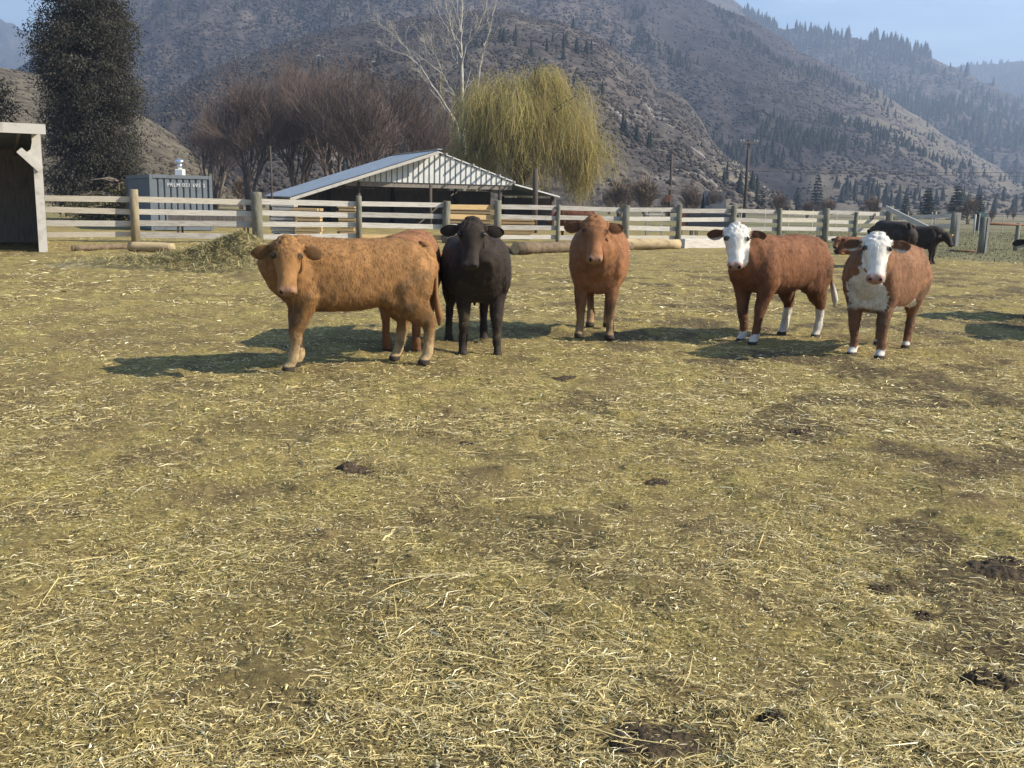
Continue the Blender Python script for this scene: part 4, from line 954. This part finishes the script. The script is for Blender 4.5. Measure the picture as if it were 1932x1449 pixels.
    if not lying:
        for k, (fx, fy) in enumerate(F0):
            s = 1 if k % 2 == 0 else -1; fx = X(fx)
            if k < 2:
                x0 = X(.43); dx = fx - x0; dy = fy - s * .165
                J = [(x0, s * .165, .90), (x0 - .01, s * .175, .68), (x0 + dx * .25 + .0, s * .165 + dy * .3, .54), (x0 + dx * .55 + .02, s * .16 + dy * .6, .375), (x0 + dx * .6 + .018, s * .16 + dy * .65, .33), (x0 + dx * .85, s * .16 + dy * .9, .20), (fx - .005, fy, .115), (fx + .015, fy, .07), (fx + .035, fy, .04), (fx + .045, fy, -.005)]
                rw = [.11, .11, .080, .062, .057, .042, .048, .042, .052, .058]; rh = [.18, .14, .092, .066, .060, .044, .052, .046, .058, .066]
            else:
                x0 = X(-.52); dx = fx - X(-.60); dy = fy - s * .155
                J = [(x0, s * .15, .95), (x0 + .05, s * .185, .76), (x0 + .03 + dx * .2, s * .185 + dy * .2, .62), (x0 - .04 + dx * .5, s * .17 + dy * .5, .50), (X(-.625) + dx * .75, s * .16 + dy * .7, .405), (X(-.628) + dx * .8, s * .158 + dy * .8, .35), (X(-.615) + dx * .95, s * .155 + dy * .95, .20), (fx, fy, .115), (fx + .02, fy, .07), (fx + .035, fy, .04), (fx + .045, fy, -.005)]
                rw = [.12, .13, .115, .080, .052, .048, .042, .048, .043, .052, .058]; rh = [.22, .21, .185, .125, .080, .064, .048, .053, .048, .058, .066]
            loft(acc, J, rw, rh, 14, up=(1, 0, 0))
    else:
        for k in range(4):
            s = 1 if k % 2 == 0 else -1
            if k < 2: J = [(X(.44), s * .17, .45), (X(.52), s * .22, .22), (X(.70), s * .24, .10), (X(.62), s * .25, .06), (X(.45), s * .22, .05)]; rw = [.10, .09, .06, .045, .045]
            else: J = [(X(-.5), s * .16, .5), (X(-.35), s * .27, .28), (X(-.10), s * .31, .14), (X(-.3), s * .33, .07), (X(-.05), s * .34, .05)]; rw = [.16, .15, .08, .05, .045]
            loft(acc, J, rw, rw, 12, up=(.1, 1, .1))
    V, N, Q = remeshed(acc, voxel, 8)
    # shaggy relief
    V += N * ((vn3(V, 7, seed) - .5) * .018 + (vn3(V, 21, seed + 4) - .5) * .011)[:, None]
    hc = (V - P) / hs; ht, hsd, hu = hc @ a / HL, hc @ s_, hc @ u
    inhead = (ht > -.08) & (ht < .52) & (np.abs(hsd) < .17) & ((hsd / .128) ** 2 + ((hu + .045) / np.where(ht > .28, .095, .128)) ** 2 < 1.0) & head
    if head:
        wool = np.exp(-((ht - .0) / .09) ** 2) * inhead * (hu > -.1); V += N * (wool * ((vn3(V, 60, 8) - .45) * .035 + .008))[:, None]
    # nostril and mouth
        for s in (1, -1):
            dd = np.sqrt((ht - .468) ** 2 + (hsd - s * .040) ** 2 * 1.6 + (hu - .0) ** 2); k = np.exp(-(dd / .017) ** 2) * inhead; V -= N * (k * .014)[:, None]
    base = np.array(COATS[coat]); nv = len(V)
    nz = vn3(V, 4, seed + 1); n2 = vn3(V * (1, 1, .45), 22, seed + 2)
    col = base[None] * (.82 + .36 * nz[:, None]) * (.70 + .60 * n2[:, None])
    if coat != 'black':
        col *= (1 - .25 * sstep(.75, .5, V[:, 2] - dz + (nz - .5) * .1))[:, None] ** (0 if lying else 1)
    edge = (vn3(V, 30, seed + 9) - .5) * .05 + (vn3(V, 11, seed + 6) - .5) * .05; zz = V[:, 2]
    if pale_legs:
        k = (1 - sstep(.12, .42, zz + edge * 2)) * pale_legs; col = col * (1 - k[:, None]) + np.array([.44, .33, .18]) * k[:, None]
        for s in (1, -1):
            kk = np.exp(-((V[:, 0] - X(-.62)) / .10) ** 2) * sstep(.9, .6, zz) * sstep(.42, .55, zz) * (np.abs(V[:, 1]) < .12); col = col * (1 - .75 * kk[:, None]) + np.array([.55, .48, .38]) * .75 * kk[:, None]
    WH = np.array([.74, .71, .64])
    if chest_white:
        k = sstep(.40, .44, V[:, 0] / (1 + longer) + edge * 2) * (np.abs(V[:, 1] + edge * 2) < .035 + .17 * sstep(.92, .78, zz)) * sstep(1.0, .95, zz + edge * 3) * sstep(.50, .56, zz + edge)
        k = k * (~inhead); col = col * (1 - k[:, None]) + WH * (.6 + .35 * n2)[:, None] * k[:, None]
    if belly_white:
        k = sstep(.60, .55, zz + edge * 1.2 - .10 * sstep(-.1, -.5, V[:, 0])) * (np.abs(V[:, 1]) < .24) * (V[:, 0] < .32) * (V[:, 0] > -.40) * sstep(.46, .49, zz); col = col * (1 - k[:, None]) + WH * k[:, None]
    if socks:
        front = V[:, 0] > 0; lim = np.where(front, sock_front, sock_rear); k = (zz + edge * .6 < lim) & (zz < .45) ; col[k] = WH * (.45 + .6 * n2[k])[:, None]
    if face == 'white':
        k = inhead & (ht + edge > -.06) & (np.abs(hsd) < .124) & ((hu + edge > -.165)); k &= ~((ht < .08) & (hu < -.07)); col[k] = WH * (.86 + .2 * n2[k])[:, None]
        k = inhead & (vn3(V, 18, 3) > .66) & (ht < .16); col[k] = WH * .80
        k = (ht > .0) & (ht < .36) & (hu <= -.15) & (hu > -.28) & (np.abs(hsd) < .10) & head; col[k] = WH * .9
    if face == 'white' or coat in ('red', 'orange'):
        mz = sstep(.40, .445, ht) * inhead; mc = np.array([.42, .26, .21]) if face == 'white' else np.array([.28, .155, .09])
        mc = mc * (.8 if face == 'white' else 1); col = col * (1 - mz[:, None]) + mc * mz[:, None]
    else:
        mz = sstep(.42, .46, ht) * inhead; col = col * (1 - mz[:, None]) + np.array([.03, .026, .025]) * mz[:, None]
    if coat in ('red', 'orange') and face != 'white':
        k = np.exp(-(((ht - .30) / .12) ** 2 + (hsd / .06) ** 2)) * inhead; col = col * (1 + .25 * k[:, None])
    for s in (1, -1):                                   # nostril, eye rim
        dd = np.sqrt((ht - .468) ** 2 + (hsd - s * .040) ** 2 * 1.6 + (hu - .0) ** 2); col[(dd < .023) & inhead] = (.015, .009, .008)
        dd = np.sqrt((ht - .135) ** 2 * .6 + (hu - .022) ** 2); col[(dd < .025) & (hsd * s > .06) & inhead] *= .15
    if head: col[(np.abs(hu + .072) < .005) & (ht > .40) & inhead] *= .35
    mud = sstep(.60, .72, vn3(V, 9, seed + 20)) * sstep(1.05, .35, zz - .25 * sstep(0, -.5, V[:, 0])) * (~inhead) * (~((col.sum(1) > 1.2)))
    col = col * (1 - .55 * mud[:, None]) + np.array([.07, .052, .03]) * .55 * mud[:, None]
    if not lying: col[zz < .05] = (.045, .035, .028)
    # ears and tail join the same mesh
    acc2 = ([], []); cols2 = []
    if head:
        for s in (1, -1):
            e0 = T(.03, s * .115, -.045); dirn = nrm(s_ * s * 1.0 + a * ear_drop - u * .18 + u * ear_fwd); nf = nrm(u * .8 + a * .35 + s_ * s * .1)
            L = .165 * hs; pts = [e0 + dirn * L * t + a * (.02 * math.sin(3 * t)) for t in (0, .15, .35, .6, .8, .93, 1.0)]
            n0 = len(acc2[0]); upv = np.cross(dirn, nf)
            loft(acc2, pts, [k * hs for k in (.010, .012, .013, .012, .010, .008, .004)], [k * hs for k in (.022, .036, .050, .053, .041, .025, .008)], 16, up=upv, ex=2.2)
            arr = np.array(acc2[0][n0:]); rel = arr - e0; fr = rel @ nf; rim = np.abs(rel @ nrm(upv))
            # hollow front of the ear
            for i in range(len(arr)):
                if fr[i] > .004:
                    acc2[0][n0 + i] = tuple(arr[i] - nf * .016 * hs)
            ec = np.tile(base * .9, (len(arr), 1))
            if coat != 'black': ec[fr > .004] = base * .45
            if face == 'white': ec[rim > .041 * hs] = WH * .6
            cols2.append(ec)
    n0 = len(acc2[0])
    if not lying:
        tl = [(X(-.66), 0, 1.12), (X(-.745), tail_side * .1, 1.115), (X(-.79), tail_side * .4, 1.03), (X(-.805), tail_side * .8, .84), (X(-.80), tail_side * 1.2, .66), (X(-.81), tail_side * 1.4, .54), (X(-.83), tail_side * 1.5, .44), (X(-.825), tail_side * 1.5, .36)]
        rw = [.045, .038, .026, .020, .020, .034, .036, .008]; loft(acc2, tl, rw, rw, 10, up=(1, .1, .1))
        tc_ = np.tile(base * .85, (len(acc2[0]) - n0, 1)); tz = np.array(acc2[0][n0:])[:, 2]
        if face == 'white': tc_[tz < .60] = WH * .7
        cols2.append(tc_)
    b = len(V); V = np.concatenate([V, np.array(acc2[0])]) if acc2[0] else V; Q += [tuple(i + b for i in f) for f in acc2[1]]; col = np.concatenate([col] + cols2)
    # winter coat: short tufts lying along the hair, part of the same mesh
    Nn = len(Q)
    if fur:
        f4 = np.array([f if len(f) == 4 else (*f, f[2]) for f in Q[:b and Nn]]); f4 = f4[(f4 < b).all(1)]
        pa, pb, pc, pd = (V[f4[:, k]] for k in range(4)); nn = np.cross(pc - pa, pd - pb); ar = np.linalg.norm(nn, axis=1); nn /= ar[:, None] + 1e-12
        pick = rdn.choice(len(f4), fur, p=ar / ar.sum()); w = rdn.dirichlet((1, 1, 1, 1), fur)
        p = sum(w[:, [k]] * V[f4[pick, k]] for k in range(4)); n_ = nn[pick]; cc = col[f4[pick, 0]]
        hcl = (p - P) / hs; ishead = (hcl @ a > -.12) & (hcl @ a < .55) & (np.abs(hcl @ s_) < .2) & (np.abs(hcl @ u) < .25)
        keep = (p[:, 2] > .16) & ~(ishead & (hcl @ a > .12)); p, n_, cc, ishead = p[keep], n_[keep], cc[keep], ishead[keep]; m = len(p)
        fl = np.tile(np.array([-.45, 0, -.9]), (m, 1)) + rdn.normal(size=(m, 3)) * .35; fl -= n_ * (fl * n_).sum(1)[:, None]; fl /= np.linalg.norm(fl, axis=1)[:, None] + 1e-9
        d = fl + n_ * rdn.uniform(.08, .42, (m, 1)); L = rdn.uniform(.018, .046, (m, 1)) * (1 if scale else 1); sd2 = np.cross(n_, fl) * rdn.uniform(.002, .0042, (m, 1))
        p = p - n_ * .002; tv = np.stack([p - sd2, p + sd2, p + d * L], 1).reshape(-1, 3); b2 = len(V); V = np.concatenate([V, tv]); Q += [(b2 + 3 * i, b2 + 3 * i + 1, b2 + 3 * i + 2) for i in range(m)]
        tc2 = np.repeat(cc * (rdn.uniform(.65, 1.4, (m, 1)) if coat != 'black' else rdn.uniform(.4, 2.4, (m, 1))), 3, 0); col = np.concatenate([col, tc2])  # black coats: wide random tuft brightness puts hair highlights into the colour
    x, y = loc; root = empty('cow', (x, y, float(gz(x, y)) - .01), R(yaw)); root.scale = (scale,) * 3
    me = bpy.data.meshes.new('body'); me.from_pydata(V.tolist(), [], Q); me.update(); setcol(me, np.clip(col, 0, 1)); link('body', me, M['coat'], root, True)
    if head:
        for s in (1, -1):
            e = bpy.data.meshes.new('eye'); bm = bmesh.new(); bmesh.ops.create_uvsphere(bm, u_segments=14, v_segments=10, radius=.0195 * hs); bm.to_mesh(e); bm.free(); eo = link('eye', e, M['eye'], root, True); eo.location = T(.135, s * .1025, .022)
        for s, m_ in tags:
            t = MB(); q = T(.05, s * .20, -.03); t.box((0, 0, 0), (.012, .05, .055)); to = t.build('ear_tag', m_, root, bevel=.003); to.location = q + u * .02; to.rotation_euler = (0, 0, hy)
    tag(root, label, cat, group)
    return root
def facecam(x, y, yaw): return math.degrees(math.atan2(-y, -x)) - yaw
def place(fpx, fpy, yaw, off, scale):
    """object origin from the point on the ground under its front feet"""
    p = gp(fpx, fpy); o = Vector((math.cos(R(yaw)), math.sin(R(yaw)), 0)) * off * scale; return (p.x - o.x, p.y - o.y)

# 1 orange-brown steer, side on, head turned to the viewer
yw = 206; loc = place(568, 698, yw, .46, 1.01)
cow('orange brown steer standing side on with its head turned and lowered towards the viewer', loc, yw, 1.01, 'orange', feet=[(.54, .12), (.43, -.13), (-.70, .13), (-.52, -.17)],
    poll=(.66, .40, 1.16), head_yaw=facecam(loc[0] - .8, loc[1], yw) - 4, head_pitch=70, pale_legs=.8, lift=.06, seed=1, longer=.04, fur=26000, ear_drop=.25)
# 2 brown steer hidden behind it, facing away
yw = 88; p = gp(768, 648)
cow('red brown steer mostly hidden behind the rump of the side on steer', (p.x + .03, p.y), yw, 1.04, 'red', poll=(1.0, -.1, .95), head_yaw=-10, seed=2, tags=(), voxel=.016, fur=6000)
# 3 black steer facing the viewer
yw = 279; loc = place(905, 667, yw, .46, 1.02)
cow('black steer facing the viewer between the side on steer and the facing brown steer', loc, yw, 1.03, 'black', feet=[(.50, .17), (.42, -.17), (-.60, .17), (-.62, -.22)], poll=(.82, -.14, 1.33), head_yaw=facecam(loc[0], loc[1] - .8, yw) - 4, head_pitch=66, seed=3, fat=1.14, lift=.05, fur=22000)
# 4 red brown steer facing the viewer
yw = 263; loc = place(1122, 641, yw, .46, 1.06)
cow('red brown steer facing the viewer straight on in the middle', loc, yw, 1.08, 'red', feet=[(.46, .16), (.44, -.17), (-.58, .10), (-.58, -.10)], poll=(.84, -.03, 1.26), head_yaw=facecam(loc[0], loc[1] - .8, yw) + 6, head_pitch=64, seed=4, pale_legs=.35, fat=1.08, fur=22000, ear_drop=.05)
# 5 white faced steer, left of the pair
yw = 222; loc = place(1415, 645, yw, .46, 1.04)
cow('red white faced steer with white rear socks left of the other white faced steer', loc, yw, 1.07, 'hereford', feet=[(.50, .10), (.42, -.11), (-.66, .16), (-.52, -.20)], poll=(.78, -.03, 1.26), head_yaw=facecam(loc[0], loc[1] - .5, yw) + 4, head_pitch=66, face='white', socks=1, sock_front=.13, sock_rear=.34, seed=5, fat=1.06, lift=.09, tail_side=.17, fur=24000, chest_white=False, ear_drop=.05)
# 6 white faced steer with white chest
yw = 232; loc = place(1632, 672, yw, .46, 1.0)
cow('red white faced steer with a white chest and curly white forehead at the right', loc, yw, 1.02, 'hereford2', feet=[(.48, .17), (.46, -.13), (-.58, .12), (-.60, -.20)], poll=(.76, .12, 1.27), head_yaw=facecam(loc[0], loc[1] - .5, yw) + 5, head_pitch=62, face='white', socks=1, sock_front=.10, sock_rear=.08, seed=6, fat=1.08, belly_white=True, chest_white=True, fur=24000, tags=(), ear_drop=.05, hs=1.18)
# 7 black white-faced cow cut by the right edge, plus one just outside the frame whose shadow falls in view
p = gp(2001, 603); yw = 204
cow('black cow with a pale face whose ear just shows at the right edge', (p.x, p.y), yw, 1.06, 'black', poll=(.80, .12, 1.15), head_yaw=facecam(p.x, p.y, yw), face='white', seed=7, voxel=.016, fur=3000, head_pitch=60)
p = gp(2095, 632); yw = 250
cow('black cow outside the right edge casting the shadow beside the white chested steer', (p.x, p.y), yw, 1.05, 'black', seed=8, voxel=.018, fur=0, head_pitch=60)
G2 = 'cattle far behind at the right'
def far(px, Y): c = ground_at(px, Y); return (c.x, c.y)
cow('black cow standing far behind whose dark rump shows above the white chested steer', far(1690, 26.5), 100, 1.05, 'black', seed=9, voxel=.02, fur=4000, poll=(.95, 0, 1.0), head_pitch=60, head_yaw=20, group=G2)
l_ = far(1738, 29.0); cow('dark black cow with a yellow ear tag looking out behind the white chested steer', l_, 322, .92, 'black', seed=10, voxel=.02, fur=4000, poll=(.85, 0, .98), head_pitch=55, head_yaw=-30, tags=((1, M['tag_y']),), group=G2)
l_ = far(1618, 33.5); cow('small red brown calf lying down left of the white chested steer head', l_, 185, .85, 'hereford', seed=11, voxel=.02, fur=3000, lying=True, poll=(.74, .1, 1.0), head_yaw=40, group=G2)
l_ = far(1085, 41.5); cow('dark red cow standing behind the fence just left of the facing brown steer', l_, 182, 1.05, 'darkred', seed=12, voxel=.02, fur=0, head_yaw=20, group='cattle beyond the fence', poll=(.9, 0, 1.0))
# ------------------------------------------------------------ hay pile
def haypile():
    root = empty('hay_pile', (*gp(425, 508).xy, 0)); O = root.location
    lobes = [(0.25, .1, .37, .95, .75), (-.7, -.1, .20, 1.1, .7), (-1.9, .1, .12, 1.1, .7), (.6, .35, .30, .7, .7), (-2.9, -.1, .08, .9, .6)]
    n1, n2 = 150, 70; xs = np.linspace(-4.2, 1.9, n1); ys = np.linspace(-1.5, 1.7, n2); Xg, Yg = np.meshgrid(xs, ys)
    def hh(x, y):
        z = 0
        for cx, cy, h, rx, ry in lobes: z = np.maximum(z, 0) + h * np.exp(-(((x - cx) / rx) ** 2 + ((y - cy) / ry) ** 2) ** 1.2)
        return z * (.75 + .5 * fbm(x * 2.6, y * 2.6, 3, 15)) + (fbm(x * 7, y * 7, 3, 16) - .5) * .12 * np.minimum(z * 4, 1)
    Zg = hh(Xg, Yg) + gz(Xg + O.x, Yg + O.y) - .03
    V = np.stack([Xg, Yg, Zg], -1).reshape(-1, 3); i = np.arange(n1 * n2).reshape(n2, n1); Q = np.stack([i[:-1, :-1], i[:-1, 1:], i[1:, 1:], i[1:, :-1]], -1).reshape(-1, 4)
    c = np.array([.27, .225, .11]) * (.6 + .8 * fbm(V[:, 0] * 6, V[:, 1] * 6, 3, 2))[:, None]
    link('mound', quads('mound', V, Q, c), M['straw'], root, True)
    N = 16000; x = rng.normal(-.4, 1.2, N); y = rng.normal(0, .65, N); ok = hh(x, y) > .03; x, y = x[ok], y[ok]; z = hh(x, y) + gz(x + O.x, y + O.y)
    v, q, c = strands(x, y, z, rng.uniform(.06, .22, len(x)), .004, .35, PAL_HAY)
    link('loose_hay', quads('loose_hay', v, q, c), M['straw'], root)['kind'] = 'stuff'
    tag(root, 'loose mound of olive yellow hay on the dirt left of the side on steer', 'hay pile')
PAL = (np.array([(.85, .78, .52), (.52, .425, .19), (.34, .275, .115), (.18, .135, .055), (.68, .55, .24)]), np.array([.08, .32, .33, .13, .14]))
PAL_HAY = (np.array([(.50, .43, .22), (.34, .29, .13), (.24, .215, .095), (.14, .12, .05)]), np.array([.2, .3, .3, .2]))
def strands(x, y, z, L, w, tilt, pal):
    n = len(x); a = rng.uniform(0, 2 * np.pi, n); el = rng.normal(0, tilt, n); d = np.stack([np.cos(a) * np.cos(el), np.sin(a) * np.cos(el), np.sin(el)], -1)
    s = np.stack([-np.sin(a), np.cos(a), rng.normal(0, .5, n)], -1); s /= np.linalg.norm(s, axis=1)[:, None]
    wd = (w * rng.uniform(.5, 1.7, n) * (1 + 1.2 * (rng.random(n) < .04)))[:, None]; L = L[:, None]; P = np.stack([x, y, z + .004 + rng.random(n) * .008 + np.abs(np.sin(el)) * L[:, 0] * .3], -1)
    bend = s * L * rng.normal(0, .10, (n, 1)) + np.array([0, 0, 1]) * L * rng.uniform(0, .06, (n, 1))
    A, B, Cc = P - d * L / 2, P + bend, P + d * L / 2
    V = np.stack([A - s * wd * .5, A + s * wd * .5, B + s * wd, B - s * wd, Cc + s * wd * .3, Cc - s * wd * .3], 1).reshape(-1, 3)
    b = np.arange(n) * 6; Q = np.concatenate([np.stack([b, b + 1, b + 2, b + 3], -1), np.stack([b + 3, b + 2, b + 4, b + 5], -1)])
    k = rng.choice(len(pal[0]), n, p=pal[1]); c = pal[0][k] * rng.uniform(.75, 1.25, (n, 1)); return V, Q, np.repeat(c, 6, 0)
haypile()
# manure clods
CL = []
def clod(label, px, py, w, d, h, seed):
    p = gp(px, py); root_n = 60; h = h * .8; xs = np.linspace(-1.25, 1.25, root_n); Xg, Yg = np.meshgrid(xs, xs); rr_ = np.sqrt(Xg ** 2 + Yg ** 2)
    sh_ = np.clip(1 - (rr_ * (.8 + .5 * fbm(Xg * 1.6 + seed, Yg * 1.6, 3, seed))) ** 2.4, -.3, 1)
    Zg = sh_ * h * (.35 + 1.2 * fbm(Xg * 3 + 7, Yg * 3 + seed, 4, seed)) + (fbm(Xg * 10, Yg * 10, 3, seed) - .5) * h * .7
    CL.append((p.x, p.y, w, d, h))
    V = np.stack([Xg * w, Yg * d, Zg], -1); V[..., 2] += gz(V[..., 0] + p.x, V[..., 1] + p.y) - .012; V = V.reshape(-1, 3); i = np.arange(root_n ** 2).reshape(root_n, root_n)
    Q = np.stack([i[:-1, :-1], i[:-1, 1:], i[1:, 1:], i[1:, :-1]], -1).reshape(-1, 4)
    o = link('manure_clod', quads('manure_clod', V, Q), M['dung'], smooth=True); o.location = (p.x, p.y, 0); tag(o, label, 'manure', 'manure clods on the dirt')
clod('dark manure clod with a hollow near the lower right edge', 1868, 1290, .115, .07, .07, 1)
clod('wide brown manure heap at the bottom edge right of centre', 1230, 1405, .19, .12, .05, 2)
clod('broken manure heap at the right edge halfway down', 1895, 1075, .20, .16, .05, 3)
clod('small dark manure clod above the pale straw patch at the lower right', 1660, 1112, .12, .06, .045, 4)
clod('small manure clod left of centre in the near straw', 668, 890, .13, .10, .05, 5)
clod('low manure clod in the middle of the pen', 1235, 905, .11, .08, .035, 6)
clod('manure clod to the left of the white chested steer hooves and nearer the viewer', 1510, 820, .12, .09, .04, 7)
clod('flat manure clod in front of the facing brown steer', 1060, 714, .17, .12, .03, 8)
clod('dark manure clod close to the bottom edge between the two largest heaps', 1455, 1368, .06, .04, .035, 9)
clod('small manure clod near the right edge above the broken heap', 1742, 1160, .07, .05, .03, 10)
clod('grey manure clod in the straw left of the bottom centre', 880, 832, .07, .06, .035, 11)
# ------------------------------------------------------------ straw litter over the pen
vs, qs, cs, b = [], [], [], 0
def clz(x, y):
    z = np.zeros(len(x))
    for cx, cy, w, d, h in CL: z = np.maximum(z, h * .8 * np.clip(1 - np.hypot((x - cx) / w, (y - cy) / d) ** 2.4, 0, 1))
    return z
def layer(n, y0, y1, Lr, w, clump, tilt=.12, pw=1.6, pal=PAL):
    global b
    # even in the picture's sense: nearer strips get more pieces per square metre
    t = rng.random(n); y = (y0 ** (1 - pw) + t * (y1 ** (1 - pw) - y0 ** (1 - pw))) ** (1 / (1 - pw)); x = rng.uniform(-1, 1, n) * (y * .62 + 1.2)
    dns = fbm(x * 1.2, y * 1.2, 4, 40); keep = rng.random(n) < clump(dns, x, y); x, y = x[keep], y[keep]
    keep = ~((fbm(x * 3.6, y * 3.6, 3, 9) > .66) & (rng.random(len(x)) < .6)); x, y = x[keep], y[keep]
    keep = ~((clz(x, y) > .004) & (rng.random(len(x)) < .8)); x, y = x[keep], y[keep]
    keep = rng.random(len(x)) > .65 * dk(x, y); x, y = x[keep], y[keep]
    L = rng.uniform(*Lr, len(x)) * rng.uniform(.6, 1.3, len(x)); v, q, c = strands(x, y, gz(x, y) + clz(x, y), L, w, tilt, pal)
    vs.append(v); qs.append(q + b); b += len(v); cs.append(c)
side = lambda x, y: .72 + .28 * sstep(-2, 3, x)
layer(170000, 2.0, 8.0, (.006, .022), .0014, lambda d, x, y: .8 + 0 * d)
layer(260000, 2.0, 8.5, (.012, .045), .0013, lambda d, x, y: np.maximum(sstep(.20, .54, d), .3) * side(x, y))
layer(70000, 2.0, 9.0, (.03, .10), .0014, lambda d, x, y: sstep(.28, .58, d) * .75 * side(x, y))
layer(3600, 2.0, 10, (.12, .34), .0017, lambda d, x, y: sstep(.3, .6, d) * .7, .06)
layer(190000, 6.5, 17, (.02, .08), .0024, lambda d, x, y: np.maximum(sstep(.2, .52, d), .35) * .8 * side(x, y), pw=1.3)
layer(90000, 14, 33, (.05, .16), .005, lambda d, x, y: sstep(.3, .6, d) * .6 * (1 - .9 * grass_amt(x, y)), pw=1.2)
st = link('straw_litter', quads('straw_litter', np.concatenate(vs), np.concatenate(qs), np.concatenate(cs)), M['straw']); tag(st, 'short pale straw and hay scattered thickly over the brown dirt', 'straw', kind='stuff')
print('straw faces', len(st.data.polygons))
# short pasture grass beyond the fence at the right
N = 40000; y = rng.uniform(27, 70, N); x = rng.uniform(9, 48, N); ok = (grass_amt(x, y) > .5) & (x < y * .62 + 3); x, y = x[ok], y[ok]
h = rng.uniform(.03, .08, len(x)); a = rng.uniform(0, 6.28, len(x)); z = gz(x, y); w = .02
V = np.stack([np.stack([x - np.cos(a) * w, y - np.sin(a) * w, z], -1), np.stack([x + np.cos(a) * w, y + np.sin(a) * w, z], -1), np.stack([x + rng.normal(0, .03, len(x)), y + rng.normal(0, .03, len(x)), z + h], -1)], 1).reshape(-1, 3)
cc = np.repeat(np.array([.16, .148, .075]) * rng.uniform(.6, 1.4, (len(x), 1)), 3, 0)
go = link('pasture_grass', quads('pasture_grass', V, np.arange(len(V)).reshape(-1, 3), cc, 3), M['straw']); tag(go, 'short green grass of the pasture beyond the corral', 'grass', kind='stuff')
# ------------------------------------------------------------ haze
mb = MB(); mb.box((0, 700, 299), (7000, 7000, 604)); hz = mb.build('haze', None); tag(hz, 'thin pale valley haze', 'haze', kind='stuff')
m = bpy.data.materials.new('valley haze'); m.use_nodes = True; n = m.node_tree.nodes; n.remove(n['Principled BSDF'])
pv = n.new('ShaderNodeVolumePrincipled'); pv.inputs['Color'].default_value = (.52, .68, 1.0, 1); pv.inputs['Density'].default_value = .00046; pv.inputs['Anisotropy'].default_value = .2
m.node_tree.links.new(pv.outputs[0], n['Material Output'].inputs['Volume']); hz.data.materials.append(m)
